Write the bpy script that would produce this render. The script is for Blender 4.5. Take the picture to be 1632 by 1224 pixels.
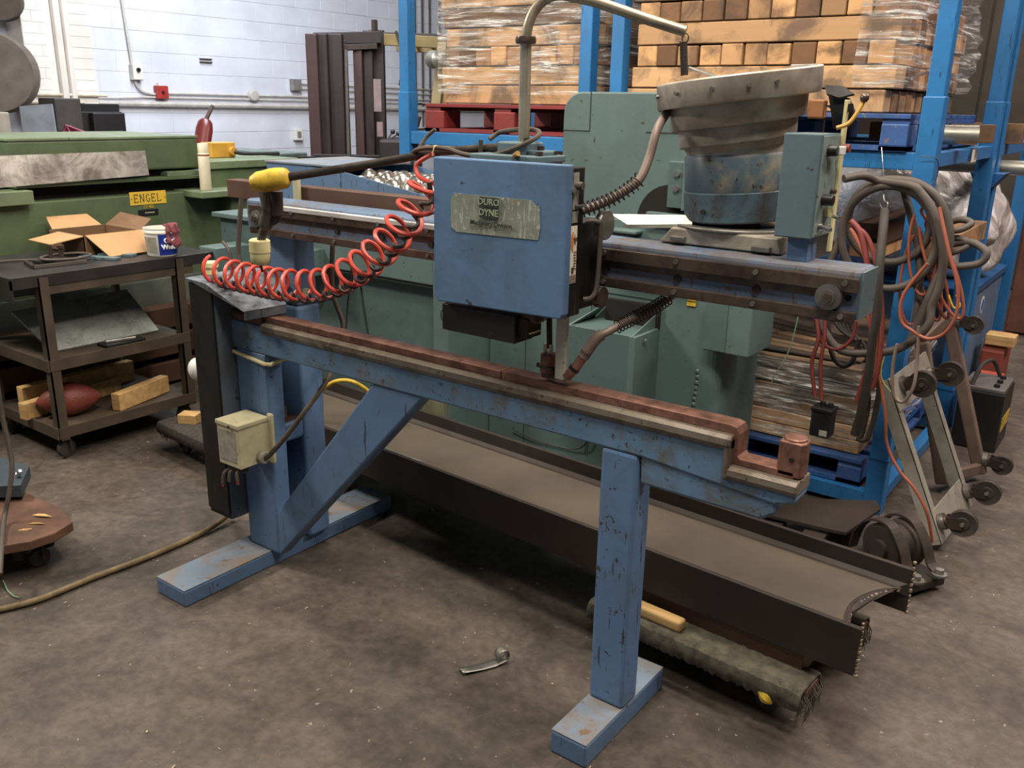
import bpy, math, random
from mathutils import Vector, Matrix, noise
random.seed(7)
PI = math.pi
for o in list(bpy.data.objects): bpy.data.objects.remove(o)
SC = bpy.context.scene
COL = SC.collection

# ------------------------------------------------------------------ camera
CAM = Vector((0, 0, 1.60)); F = 1412.0
def cam_axes(psi, th, ro):
    psi, th, ro = map(math.radians, (psi, th, ro))
    fwd = Vector((-math.cos(th)*math.sin(psi), math.cos(th)*math.cos(psi), -math.sin(th)))
    right = fwd.cross(Vector((0, 0, 1))).normalized(); up = right.cross(fwd)
    c, s = math.cos(ro), math.sin(ro)
    return c*right + s*up, -s*right + c*up, fwd
RT, UP, FW = cam_axes(36.35, 17.44, 1.10)
cd = bpy.data.cameras.new('camera'); co = bpy.data.objects.new('camera', cd); COL.objects.link(co)
co.matrix_world = Matrix(((RT.x, UP.x, -FW.x, CAM.x), (RT.y, UP.y, -FW.y, CAM.y), (RT.z, UP.z, -FW.z, CAM.z), (0, 0, 0, 1)))
cd.sensor_width = 36; cd.lens = 36*F/1632; cd.clip_start = .05; cd.clip_end = 100
SC.camera = co
def ray(x, y): return RT*((x-816)/F) + UP*(-(y-612)/F) + FW
def at(x, y, **k):                      # world point seen at a pixel, on a given world plane
    (a, v), = k.items(); i = 'XYZ'.index(a); d = ray(x, y)
    return CAM + d*((v-CAM[i])/d[i])
def atD(x, y, D): return CAM + ray(x, y)*D

# ------------------------------------------------------------------ world, lights, exposure
W = bpy.data.worlds.new('world'); SC.world = W; W.use_nodes = True
W.node_tree.nodes['Background'].inputs[0].default_value = (.80, .86, 1, 1)
W.node_tree.nodes['Background'].inputs[1].default_value = .12
def area(name, loc, sx, sy, power, col, aim=None):
    l = bpy.data.lights.new(name, 'AREA'); l.shape = 'RECTANGLE'; l.size = sx; l.size_y = sy; l.energy = power; l.color = col
    o = bpy.data.objects.new(name, l); COL.objects.link(o); o.location = loc
    if aim is not None: o.rotation_euler = (Vector(aim)-Vector(loc)).to_track_quat('-Z', 'Y').to_euler()
    return o
WARM = (1, .91, .79); COOL = (.88, .92, 1)
area('hall_lamp_near', (.3, .6, 4.6), 1.6, .5, 80, WARM)
area('hall_lamp_middle', (-2.2, 2.6, 4.6), 2.4, .5, 85, WARM)
area('hall_lamp_rack', (-1.0, 1.2, 4.2), 1.0, .4, 44, WARM, (-1.7, 3.7, 1.7))
area('hall_lamp_left', (-6.6, 5.5, 4.9), 1.2, 5.0, 270, COOL, (-8.6, 6.6, 1.5))
area('hall_lamp_back', (-1, 8.0, 4.8), 3, .5, 90, WARM)
area('hall_lamp_right', (1.4, 4.5, 4.6), .6, 3.0, 135, (1, .86, .80))
area('hall_lamp_front_left', (-5.2, .2, 3.7), 1.0, .4, 90, WARM, (-2.9, 3.0, 1.2))
VS = SC.view_settings; VS.view_transform = 'Standard'; VS.look = 'None'; VS.exposure = .72; VS.gamma = 1; VS.use_curve_mapping = False

# ------------------------------------------------------------------ materials
def lin(c):
    g = .3*c[0]+.59*c[1]+.11*c[2]; c = [max(0, g+(v-g)*.86) for v in c]
    return tuple(((v/255)/12.92 if v/255 <= .04045 else ((v/255+.055)/1.055)**2.4) for v in c)
class NT:
    def __init__(s, name):
        s.m = bpy.data.materials.new(name); s.m.use_nodes = True; s.t = s.m.node_tree; s.n = s.t.nodes; s.l = s.t.links
        s.b = s.n['Principled BSDF']; s.tc = s.n.new('ShaderNodeTexCoord')
    def mapn(s, scale=(1, 1, 1), src='Object', rnd=False):
        mp = s.n.new('ShaderNodeMapping'); s.l.new(s.tc.outputs[src], mp.inputs[0]); mp.inputs['Scale'].default_value = scale
        if rnd:
            oi = s.n.new('ShaderNodeObjectInfo'); mu = s.n.new('ShaderNodeMath'); mu.operation = 'MULTIPLY'; mu.inputs[1].default_value = 37
            s.l.new(oi.outputs['Random'], mu.inputs[0]); s.l.new(mu.outputs[0], mp.inputs['Location'])
        return mp.outputs[0]
    def noise(s, sc, det=4, rough=.55, vec=None, dist=0):
        n = s.n.new('ShaderNodeTexNoise'); n.inputs['Scale'].default_value = sc; n.inputs['Detail'].default_value = det
        n.inputs['Roughness'].default_value = rough; n.inputs['Distortion'].default_value = dist
        s.l.new(vec if vec is not None else s.tc.outputs['Object'], n.inputs['Vector']); return n.outputs['Fac']
    def ramp(s, fac, stops):
        r = s.n.new('ShaderNodeValToRGB'); e = r.color_ramp.elements
        while len(e) < len(stops): e.new(.5)
        for i, (p, c) in enumerate(stops):
            e[i].position = p; e[i].color = (c, c, c, 1) if isinstance(c, (int, float)) else (*c, 1)
        s.l.new(fac, r.inputs[0]); return r.outputs[0]
    def mix(s, fac, a, b, mode='MIX'):
        m = s.n.new('ShaderNodeMix'); m.data_type = 'RGBA'; m.blend_type = mode
        for i, v in ((0, fac), (6, a), (7, b)):
            if isinstance(v, bpy.types.NodeSocket): s.l.new(v, m.inputs[i])
            elif i == 0: m.inputs[0].default_value = v
            else: m.inputs[i].default_value = (*v, 1)
        return m.outputs[2]
    def bump(s, h, st=.3, d=.01):
        b = s.n.new('ShaderNodeBump'); b.inputs['Strength'].default_value = st; b.inputs['Distance'].default_value = d
        s.l.new(h, b.inputs['Height']); s.l.new(b.outputs[0], s.b.inputs['Normal'])
    def col(s, c):
        if isinstance(c, bpy.types.NodeSocket): s.l.new(c, s.b.inputs['Base Color'])
        else: s.b.inputs['Base Color'].default_value = (*c, 1)
    def rm(s, r, m=0.0):
        if isinstance(r, bpy.types.NodeSocket): s.l.new(r, s.b.inputs['Roughness'])
        else: s.b.inputs['Roughness'].default_value = r
        s.b.inputs['Metallic'].default_value = m
MATS = {}
def plain(name, c, r=.6, m=0.0, var=.25, sc=9):
    if name in MATS: return MATS[name]
    t = NT(name); n = t.noise(sc); a = lin(c); d = tuple(v*(1-var) for v in a); b = tuple(min(1, v*(1+var*.6)) for v in a)
    t.col(t.ramp(n, [(.3, d), (.7, b)])); t.rm(r, m); MATS[name] = t.m; return t.m
def paint(name, c, chip=(60, 48, 38), amt=.5, grime=.5, r=.45, gc=(45, 38, 30), sc=1.0, scratch=True, m=0.0):
    """old painted metal: slow tone drift, grime patches, small chips and vertical scratches"""
    t = NT(name); a = lin(c)
    base = t.ramp(t.noise(2.2*sc, 5), [(.3, tuple(v*.82 for v in a)), (.7, tuple(min(1, v*1.12) for v in a))])
    g = t.ramp(t.noise(5*sc, 8, .7, dist=.6), [(.46, 0.0), (.64, grime)])
    col = t.mix(g, base, lin(gc))
    ch = t.ramp(t.noise(34*sc, 6, .65), [(.665-.055*amt, 0.0), (.68-.055*amt, .9)])
    col = t.mix(ch, col, lin(chip))
    if scratch:
        sv = t.mapn((80*sc, 80*sc, 9*sc)); s2 = t.ramp(t.noise(1.0, 3, .6, sv), [(.655-.035*amt, 0.0), (.68-.035*amt, .8)])
        col = t.mix(s2, col, lin(chip))
    t.col(col); t.rm(t.ramp(g, [(0, r), (1, min(1, r+.35))]), m); t.bump(t.noise(60, 4), .12, .003)
    MATS[name] = t.m; return t.m
def wood(name, c1, c2, c3=None, stain=.75, axis='X', rnd=1.15):
    t = NT(name); a, b = lin(c1), lin(c2); d = lin(c3 or (90, 65, 45))
    sc = {'X': (1.2, 26, 26), 'Y': (26, 1.2, 26), 'Z': (26, 26, 1.2)}[axis]
    v = t.mapn(sc, rnd=True); g = t.noise(1.3, 6, .6, v, .4)
    col = t.ramp(g, [(.3, tuple(x*.72 for x in b)), (.5, b), (.7, a)])
    oi = t.n.new('ShaderNodeObjectInfo')
    rr = t.ramp(oi.outputs['Random'], [(0, tuple(x*.30 for x in b)), (.22, tuple(x*.5 for x in b)), (.42, b), (.55, a), (.82, tuple(min(1, x*1.2) for x in a)), (1, d)])
    col = t.mix(rnd*.8, col, rr)
    s = t.ramp(t.noise(4.5, 6, .65, t.mapn((1, 1, 1), rnd=True), .8), [(.47, 0.0), (.62, stain)])
    col = t.mix(s, col, d); t.col(col); t.rm(.72); t.bump(g, .25, .004); MATS[name] = t.m; return t.m
def metal(name, c, r=.35, rust=.0, rc=(80, 48, 30), sc=1.0):
    t = NT(name); a = lin(c)
    col = t.ramp(t.noise(7*sc, 6, .6), [(.3, tuple(v*.6 for v in a)), (.7, a)])
    if rust: col = t.mix(t.ramp(t.noise(11*sc, 7, .7, dist=.5), [(.42, 0.0), (.62, rust)]), col, lin(rc))
    t.col(col); t.rm(t.ramp(t.noise(16*sc, 4), [(.3, r*.8), (.7, min(1, r*1.5))]), .9 if not rust else .75)
    t.bump(t.noise(45, 4), .1, .002); MATS[name] = t.m; return t.m
M_blue = paint('machine_blue', (88, 122, 162), amt=.12, grime=.45, gc=(78, 94, 106), sc=.8)
M_blue3 = paint('machine_blue_scratched', (88, 124, 168), amt=.75, grime=.45, gc=(78, 92, 100), sc=.9)
M_blue2 = paint('machine_blue_dirty', (88, 124, 158), amt=.8, grime=.95, gc=(92, 90, 78), sc=1.6, scratch=False)
M_bluetop = paint('machine_blue_worn', (118, 136, 154), chip=(120, 92, 66), amt=1.0, grime=.95, gc=(128, 104, 76), sc=.7, scratch=False)
M_head = paint('head_blue', (84, 120, 162), amt=.1, grime=.6, gc=(66, 90, 110), scratch=False, sc=.9)
M_teal = paint('press_teal', (90, 114, 112), amt=.12, grime=.22, gc=(60, 66, 60), scratch=False)
M_teal2 = paint('press_teal_dark', (80, 104, 104), amt=.2, grime=.3, gc=(45, 52, 48), scratch=False)
M_ctrl = paint('control_teal', (90, 114, 120), amt=.2, grime=.3, scratch=False)
M_base = paint('feeder_base_blue', (76, 98, 110), chip=(60, 46, 38), amt=.9, grime=1.0, gc=(142, 132, 106), sc=1.5, scratch=False)
M_green = paint('machine_green', (90, 108, 72), amt=.1, grime=.3, gc=(52, 60, 42), scratch=False)
M_green2 = paint('machine_green_light', (116, 134, 98), amt=.1, grime=.3, gc=(60, 66, 48), scratch=False)
M_rack = paint('rack_blue', (36, 118, 186), chip=(25, 60, 100), amt=.0, grime=.18, gc=(24, 50, 84), r=.38)
M_rackd = paint('rack_blue_dark', (26, 92, 152), chip=(25, 50, 80), amt=0, grime=.25, gc=(24, 50, 84), r=.4)
M_black = paint('black_panel', (20, 19, 19), chip=(50, 46, 42), amt=.2, grime=.3, gc=(34, 31, 29))
M_blk = plain('black_plastic', (28, 26, 26), .45)
M_dark = plain('dark_void', (20, 17, 15), .9)
M_steel = metal('worn_steel', (150, 146, 138), .38, .25, (70, 60, 50))
M_bar = paint('grimy_bar', (122, 112, 98), chip=(70, 54, 42), amt=.5, grime=.9, gc=(86, 70, 54), r=.35, sc=1.6, scratch=False, m=.35)
M_rail = metal('rail_steel', (108, 92, 80), .30, .75, (66, 46, 38), 1.5); M_rail.node_tree.nodes['Principled BSDF'].inputs['Metallic'].default_value = .55
M_railh = metal('polished_rail_highlight', (226, 224, 220), .30); M_railh.node_tree.nodes['Principled BSDF'].inputs['Metallic'].default_value = .4  # polished rail, its highlight put into a pale, less metallic colour
M_bright = metal('bright_metal', (205, 203, 196), .28)
M_cast = metal('cast_aluminium', (206, 196, 178), .42, .55, (120, 100, 76), .8); M_cast.node_tree.nodes['Principled BSDF'].inputs['Metallic'].default_value = .55
M_zinc = metal('zinc_sheet', (190, 186, 172), .33, .2, (90, 78, 62), .5)
M_copper = metal('copper', (178, 126, 106), .45, .7, (104, 68, 56), 1.6)
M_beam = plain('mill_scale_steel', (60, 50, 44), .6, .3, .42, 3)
M_beamlit = plain('beam_web_lit', (104, 88, 70), .75, 0, .35, 5)  # web tone lightened as if lit from above
M_rustb = plain('rusty_dark_steel', (56, 44, 37), .65, .3, .4)
M_cart = plain('cart_brown_steel', (84, 70, 56), .6, .25, .4, 6)
M_carttop = plain('cart_top_black', (52, 48, 48), .42, .2, .45, 6)
M_rubber = plain('rubber_black', (52, 45, 40), .7)
M_hose = plain('hose_grey', (84, 74, 66), .6)
M_hosep = plain('hose_taupe', (120, 100, 90), .5)
M_cable = plain('cable_brown', (82, 68, 54), .7)
M_rope = plain('cable_ochre', (120, 100, 66), .75, 0, .4, 30)
M_orange = plain('orange_cord', (158, 80, 56), .55)
M_red = plain('red_cable', (128, 50, 44), .6)
M_coil = plain('coil_red', (206, 66, 50), .4)
M_coild = plain('coil_dark', (62, 46, 40), .6)
M_yel = plain('yellow_tape', (214, 174, 36), .5, 0, .55, 22)
M_cream = plain('cream_plastic', (226, 214, 150), .5)
M_jbox = paint('junction_box_cream', (190, 182, 142), chip=(80, 70, 50), amt=.3, grime=.4, gc=(110, 100, 72), scratch=False)
M_paper = plain('paper_label', (150, 146, 130), .6, 0, .3, 40)
M_white = plain('white_plastic', (226, 224, 214), .45, 0, .1)
M_wall = plain('wall_paint', (214, 217, 228), .75, 0, .14, 1.6)
M_wallb = plain('pilaster_paint', (226, 218, 208), .7, 0, .16, 2.5)
M_pipe = plain('conduit_painted', (196, 192, 184), .5, 0, .2)
M_pallr = paint('pallet_red', (140, 42, 40), chip=(90, 50, 40), amt=.5, grime=.4, gc=(96, 34, 28), scratch=False)
M_pallb = paint('pallet_blue', (52, 92, 160), chip=(120, 104, 84), amt=1.0, grime=.6, gc=(36, 48, 78), scratch=False)
M_woodX = wood('timber_x', (198, 152, 102), (156, 112, 72), (76, 62, 54))
M_woodY = wood('timber_y', (204, 152, 96), (164, 112, 68), (78, 54, 40), axis='Y')
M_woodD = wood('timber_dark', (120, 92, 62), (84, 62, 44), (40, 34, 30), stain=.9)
M_lumber = wood('pine_board', (226, 186, 116), (204, 158, 92), stain=.15, rnd=.3)
M_carpet = plain('carpet_greygreen', (92, 86, 70), .95, 0, .5, 30)
M_rug = plain('carpet_dark', (62, 55, 48), .95, 0, .45, 60)
M_card = plain('cardboard', (190, 144, 92), .8, 0, .12, 5)
M_cardd = plain('cardboard_inside', (120, 88, 58), .85, 0, .2, 5)
M_gal = paint('caster_frame_grey', (150, 144, 130), amt=.3, grime=.5, gc=(92, 84, 70), scratch=False)
M_tire = plain('caster_tyre', (58, 50, 44), .65)
M_brown = plain('brown_plate', (96, 66, 50), .6, .2, .35, 4)
M_fork = plain('forklift_mast', (40, 30, 29), .6, .1, .4, 4)
M_forkc = plain('forklift_mast_edge', (66, 42, 41), .6, .1, .3, 4)
M_forky = plain('forklift_yellow', (112, 92, 44), .6, 0, .35, 4)
M_rag = plain('rag_maroon', (134, 66, 72), .95)
M_ball = None
def football_mat():
    t = NT('football_leather'); v = t.n.new('ShaderNodeTexVoronoi'); v.inputs['Scale'].default_value = 170; t.l.new(t.tc.outputs['Object'], v.inputs['Vector'])
    t.col(t.ramp(t.noise(9), [(.3, lin((112, 44, 36))), (.7, lin((142, 62, 48)))])); t.rm(.5); t.bump(v.outputs['Distance'], .5, .002); return t.m
M_ball = football_mat()
def film_mat():
    t = NT('stretch_film'); out = t.n['Material Output']
    tr = t.n.new('ShaderNodeBsdfTransparent'); mx = t.n.new('ShaderNodeMixShader')
    v = t.mapn((3.0, 3.0, 34)); s = t.noise(1.2, 6, .65, v, .8)
    t.l.new(t.ramp(s, [(.42, .05), (.53, .20), (.62, .80)]), mx.inputs[0])
    t.col((.86, .84, .80)); t.rm(t.ramp(s, [(.3, .10), (.7, .28)])); t.b.inputs['Specular IOR Level'].default_value = 1.0
    t.bump(t.noise(1.0, 5, .6, t.mapn((4, 4, 60)), 1.0), 1.0, .03)
    t.l.new(tr.outputs[0], mx.inputs[1]); t.l.new(t.b.outputs[0], mx.inputs[2]); t.l.new(mx.outputs[0], out.inputs['Surface']); return t.m
M_film = film_mat()
def bag_mat():
    t = NT('crumpled_plastic'); n = t.noise(5, 5, .5, None, 1.2)
    t.col(t.ramp(n, [(.35, lin((150, 140, 130))), (.55, lin((236, 232, 230)))])); t.rm(.18); t.bump(n, .8, .05); return t.m
M_bag = bag_mat()
def floor_mat():
    t = NT('concrete_floor')
    a = t.ramp(t.noise(.9, 8, .6, None, .5), [(.34, lin((54, 47, 41))), (.5, lin((80, 71, 63))), (.66, lin((106, 95, 87)))])
    b = t.ramp(t.noise(4.2, 8, .7, None, .8), [(.40, lin((62, 50, 39))), (.60, lin((106, 92, 78)))])
    c = t.mix(.42, a, b)
    g = t.ramp(t.noise(26, 6, .7), [(.4, .75), (.6, 1.12)]); c = t.mix(1.0, c, g, 'MULTIPLY')
    sp = t.ramp(t.noise(42, 4, .6), [(.685, 0.0), (.70, .7)]); c = t.mix(sp, c, lin((176, 162, 142)))
    st = t.ramp(t.noise(3.1, 5, .6, t.mapn((1, 1, 1)), 1.6), [(.60, 0.0), (.70, .5)]); c = t.mix(st, c, lin((40, 34, 30)))
    vo = t.n.new('ShaderNodeTexVoronoi'); vo.feature = 'DISTANCE_TO_EDGE'; vo.inputs['Scale'].default_value = .42
    mp = t.n.new('ShaderNodeMixRGB'); mp.inputs[0].default_value = .12
    nn = t.n.new('ShaderNodeTexNoise'); nn.inputs['Scale'].default_value = 3.5; nn.inputs['Detail'].default_value = 6
    t.l.new(t.tc.outputs['Object'], nn.inputs['Vector']); t.l.new(t.tc.outputs['Object'], mp.inputs[1]); t.l.new(nn.outputs['Color'], mp.inputs[2]); t.l.new(mp.outputs[0], vo.inputs['Vector'])
    ck = t.ramp(vo.outputs['Distance'], [(0.0, .30), (.004, 0.0)]); c = t.mix(ck, c, lin((42, 34, 28)))
    t.col(c); t.rm(t.ramp(t.noise(6, 5), [(.3, .42), (.7, .75)])); t.bump(t.noise(30, 8, .7), .35, .006); return t.m
M_floor = floor_mat()

# ------------------------------------------------------------------ mesh builder
class MB:
    def __init__(s): s.v = []; s.f = []; s.sm = False
    def add(s, vs, fs):
        k = len(s.v); s.v += [Vector(p) for p in vs]; s.f += [tuple(i+k for i in f) for f in fs]; return s
    def box(s, x0, x1, y0, y1, z0, z1):
        if x0 > x1: x0, x1 = x1, x0
        if y0 > y1: y0, y1 = y1, y0
        if z0 > z1: z0, z1 = z1, z0
        return s.add([(x0, y0, z0), (x1, y0, z0), (x1, y1, z0), (x0, y1, z0), (x0, y0, z1), (x1, y0, z1), (x1, y1, z1), (x0, y1, z1)],
                     [(3, 2, 1, 0), (4, 5, 6, 7), (0, 1, 5, 4), (1, 2, 6, 5), (2, 3, 7, 6), (3, 0, 4, 7)])
    def obox(s, c, d, m=None):
        hx, hy, hz = d[0]/2, d[1]/2, d[2]/2; m = m or Matrix.Identity(3); c = Vector(c)
        P = [(-hx, -hy, -hz), (hx, -hy, -hz), (hx, hy, -hz), (-hx, hy, -hz), (-hx, -hy, hz), (hx, -hy, hz), (hx, hy, hz), (-hx, hy, hz)]
        return s.add([c + m @ Vector(p) for p in P], [(3, 2, 1, 0), (4, 5, 6, 7), (0, 1, 5, 4), (1, 2, 6, 5), (2, 3, 7, 6), (3, 0, 4, 7)])
    def bar(s, p0, p1, w, h, up=(0, 0, 1)):
        p0, p1 = Vector(p0), Vector(p1); d = (p1-p0); L = d.length; x = d/L; u = Vector(up); y = u.cross(x)
        if y.length < 1e-4: y = Vector((0, 1, 0)).cross(x)
        y.normalize(); z = x.cross(y)
        return s.obox((p0+p1)/2, (L, w, h), Matrix((x, y, z)).transposed())
    def prism(s, pts, axis, a, b):
        """extrude a 2-D outline (the other two axes in xyz order) from a to b along axis"""
        n = len(pts)
        def mk(p, t):
            return {'X': (t, p[0], p[1]), 'Y': (p[0], t, p[1]), 'Z': (p[0], p[1], t)}[axis]
        vs = [mk(p, a) for p in pts] + [mk(p, b) for p in pts]
        fs = [tuple(range(n))[::-1], tuple(range(n, 2*n))] + [(i, (i+1) % n, n+(i+1) % n, n+i) for i in range(n)]
        ar = sum(pts[i][0]*pts[(i+1) % n][1]-pts[(i+1) % n][0]*pts[i][1] for i in range(n))
        flip = (ar < 0) ^ (axis == 'Y') ^ (b < a)
        if flip: fs = [f[::-1] for f in fs]
        return s.add(vs, fs)
    def slab(s, quad, th):
        """thick sheet on a 3-D outline"""
        q = [Vector(p) for p in quad]; n = (q[1]-q[0]).cross(q[2]-q[0]).normalized()*th; k = len(q)
        return s.add(q+[p-n for p in q], [tuple(range(k)), tuple(range(k, 2*k))[::-1]]+[(i, k+i, k+(i+1) % k, (i+1) % k) for i in range(k)])
    def cyl(s, p0, p1, r0, r1=None, n=16, caps=True):
        p0, p1 = Vector(p0), Vector(p1); r1 = r0 if r1 is None else r1; d = (p1-p0).normalized()
        a = d.orthogonal().normalized(); b = d.cross(a); vs = []
        for p, r in ((p0, r0), (p1, r1)):
            vs += [p + a*(r*math.cos(2*PI*i/n)) + b*(r*math.sin(2*PI*i/n)) for i in range(n)]
        fs = [(i, (i+1) % n, n+(i+1) % n, n+i) for i in range(n)]
        if caps: fs += [tuple(range(n))[::-1], tuple(range(n, 2*n))]
        s.sm = True; return s.add(vs, fs)
    def tube(s, pts, r, n=8, closed=False, caps=True):
        P = [Vector(p) for p in pts]; m = len(P); vs = []; fs = []
        T = []
        for i in range(m):
            a = P[(i-1) % m] if (closed or i > 0) else P[i]; b = P[(i+1) % m] if (closed or i < m-1) else P[i]
            T.append((b-a).normalized())
        u = T[0].orthogonal().normalized()
        for i in range(m):
            u = (u - T[i]*u.dot(T[i])); u = u.normalized() if u.length > 1e-6 else T[i].orthogonal().normalized(); w = T[i].cross(u)
            rr = r[i] if isinstance(r, (list, tuple)) else r
            vs += [P[i] + u*(rr*math.cos(2*PI*k/n)) + w*(rr*math.sin(2*PI*k/n)) for k in range(n)]
        for i in range(m if closed else m-1):
            j = (i+1) % m
            for k in range(n): fs.append((i*n+k, i*n+(k+1) % n, j*n+(k+1) % n, j*n+k))
        if caps and not closed: fs += [tuple(range(n))[::-1], tuple((m-1)*n+k for k in range(n))]
        s.sm = True; return s.add(vs, fs)
    def lathe(s, prof, c=(0, 0, 0), axis=(0, 0, 1), n=32, pitch=None, th0=0):
        """prof: (radius, height) list; pitch(h) lifts the profile helically"""
        c = Vector(c); ax = Vector(axis).normalized(); q = Vector((0, 0, 1)).rotation_difference(ax).to_matrix(); vs = []; fs = []
        m = len(prof); steps = n+1 if pitch else n
        for i in range(steps):
            th = th0+2*PI*i/n
            for (r, h) in prof:
                dz = pitch*(i/n-.5) if pitch else 0
                vs.append(c + q @ Vector((r*math.cos(th), r*math.sin(th), h+dz)))
        for i in range(n):
            j = i+1 if pitch else (i+1) % n
            for k in range(m-1): fs.append((i*m+k, j*m+k, j*m+k+1, i*m+k+1))
        s.sm = True; return s.add(vs, fs)
    def ball(s, c, r, n=14, sc=(1, 1, 1)):
        c = Vector(c); prof = []
        vs = []; fs = []; m = n//2+1
        for j in range(m):
            ph = PI*j/(m-1)
            for i in range(n):
                th = 2*PI*i/n; vs.append(c+Vector((r*sc[0]*math.sin(ph)*math.cos(th), r*sc[1]*math.sin(ph)*math.sin(th), r*sc[2]*math.cos(ph))))
        for j in range(m-1):
            for i in range(n): fs.append((j*n+i, (j+1)*n+i, (j+1)*n+(i+1) % n, j*n+(i+1) % n))
        s.sm = True; return s.add(vs, fs)
    def grid(s, fn, nu, nv):
        vs = [fn(i/nu, j/nv) for j in range(nv+1) for i in range(nu+1)]
        fs = [(j*(nu+1)+i, j*(nu+1)+i+1, (j+1)*(nu+1)+i+1, (j+1)*(nu+1)+i) for j in range(nv) for i in range(nu)]
        s.sm = True; return s.add(vs, fs)
    def build(s, name, mat, parent=None, bevel=0, seg=2, solid=0, subsurf=0):
        o0 = origin_of(parent)
        me = bpy.data.meshes.new(name); me.from_pydata([v-o0 for v in s.v], [], s.f); me.update()
        if s.sm:
            me.polygons.foreach_set('use_smooth', [True]*len(me.polygons)); me.set_sharp_from_angle(angle=math.radians(38))
        me.materials.append(mat); o = bpy.data.objects.new(name, me); COL.objects.link(o)
        if parent is not None: o.parent = parent
        if subsurf: d = o.modifiers.new('sub', 'SUBSURF'); d.levels = d.render_levels = subsurf
        if solid: d = o.modifiers.new('solid', 'SOLIDIFY'); d.thickness = solid; d.offset = 0
        if bevel:
            d = o.modifiers.new('bevel', 'BEVEL'); d.width = bevel; d.segments = seg; d.limit_method = 'ANGLE'; d.angle_limit = math.radians(50)
        return o
def origin_of(p):
    v = Vector((0, 0, 0))
    while p is not None: v = v + p.location; p = p.parent
    return v
def thing(name, label, cat, loc=(0, 0, 0), group=None):
    o = bpy.data.objects.new(name, None); COL.objects.link(o); o.location = loc; o.empty_display_size = .05
    o['label'] = label; o['category'] = cat
    if group: o['group'] = group
    return o
def tag(o, label, cat, group=None, kind=None):
    o['label'] = label; o['category'] = cat
    if group: o['group'] = group
    if kind: o['kind'] = kind
    # set the object's origin at the base of its own mesh
    vs = o.data.vertices
    if len(vs) and o.parent is None:
        mn = Vector((min(v.co.x for v in vs), min(v.co.y for v in vs), min(v.co.z for v in vs))); mx = Vector((max(v.co.x for v in vs), max(v.co.y for v in vs), 0))
        c = Vector(((mn.x+mx.x)/2, (mn.y+mx.y)/2, mn.z)); o.data.transform(Matrix.Translation(-c)); o.location = o.location+c
    return o
def struct(o): o['kind'] = 'structure'; return o
def lab(o, l): o['label'] = l; return o
def B(*a): return MB().box(*a)
def smooth_path(pts, n=8, closed=False):
    P = [Vector(p) for p in pts]; m = len(P); out = []
    rng = range(m if closed else m-1)
    for i in rng:
        if closed: p0, p1, p2, p3 = P[(i-1) % m], P[i], P[(i+1) % m], P[(i+2) % m]
        else: p0, p1, p2, p3 = P[max(i-1, 0)], P[i], P[i+1], P[min(i+2, m-1)]
        for k in range(n):
            t = k/n; out.append(.5*((2*p1)+(p2-p0)*t+(2*p0-5*p1+4*p2-p3)*t*t+(3*p1-p0-3*p2+p3)*t**3))
    if not closed: out.append(P[-1])
    return out
def coil(path, R, turns, n=22, phase=0):
    """helix about a smooth path"""
    P = smooth_path(path, 12); L = [0]
    for i in range(1, len(P)): L.append(L[-1]+(P[i]-P[i-1]).length)
    tot = L[-1]; out = []; N = int(turns*n); j = 0; u = None
    for i in range(N+1):
        s = tot*i/N
        while j < len(L)-2 and L[j+1] < s: j += 1
        t = (s-L[j])/max(1e-9, L[j+1]-L[j]); c = P[j].lerp(P[j+1], t); d = (P[j+1]-P[j]).normalized()
        if u is None: u = d.orthogonal().normalized()
        u = (u-d*u.dot(d)).normalized(); w = d.cross(u); a = 2*PI*i/n+phase
        RR = R(i/N) if callable(R) else R
        out.append(c+u*(RR*math.cos(a))+w*(RR*math.sin(a)))
    return out
def text(s, size, c, right, up, mat, parent, name='lettering', depth=.0006, bold=0):
    cu = bpy.data.curves.new('t', 'FONT'); cu.body = s; cu.size = size; cu.align_x = 'CENTER'; cu.align_y = 'CENTER'; cu.extrude = depth; cu.offset = bold; cu.resolution_u = 2
    fo = bpy.data.objects.new('t', cu); me = bpy.data.meshes.new_from_object(fo); bpy.data.objects.remove(fo); bpy.data.curves.remove(cu)
    r = Vector(right).normalized(); u = Vector(up).normalized(); n = r.cross(u); c = Vector(c)-origin_of(parent)
    me.transform(Matrix(((r.x, u.x, n.x, c.x), (r.y, u.y, n.y, c.y), (r.z, u.z, n.z, c.z), (0, 0, 0, 1))))
    me.name = name; me.materials.clear(); me.materials.append(mat); o = bpy.data.objects.new(name, me); COL.objects.link(o); o.parent = parent; return o

# ================================================================== SETTING
fl = struct(B(-9.8, 6, -4, 13, -.1, 0).build('floor', M_floor))
wl = struct(B(-9.8, -9.405, -4, 13, 0, 6).build('wall_left', M_wall))
for j in range(11):                                   # painted concrete blocks, as far as they can be told apart
    for i in range(19):
        y0 = 3.45+i*.416+(.208 if j % 2 else 0); z0 = 1.02+j*.213
        b = B(-9.405, -9.400+random.uniform(-.001, .001), y0+.002, y0+.413, z0+.002, z0+.210)
        b.build('concrete_block', M_wall, wl, bevel=.002, seg=1)
pil = struct(B(-9.41, -9.10, 4.44, 5.12, 0, 6).build('trim_1', M_wallb))
for j in range(17):
    for i, (y0, y1) in enumerate(((4.445, 4.60), (4.61, 4.66), (4.90, 5.11)) if j % 2 else ((4.445, 4.53), (4.54, 4.66), (4.90, 5.11))):
        B(-9.10, -9.096, y0, y1, 1.25+j*.103, 1.25+j*.103+.097).build('brick', M_wallb, pil, bevel=.003, seg=1)
wb = struct(B(-9.8, 6, 12.6, 13, 0, 6).build('wall_back', plain('back_wall_dark', (66, 50, 42), .9)))
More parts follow.
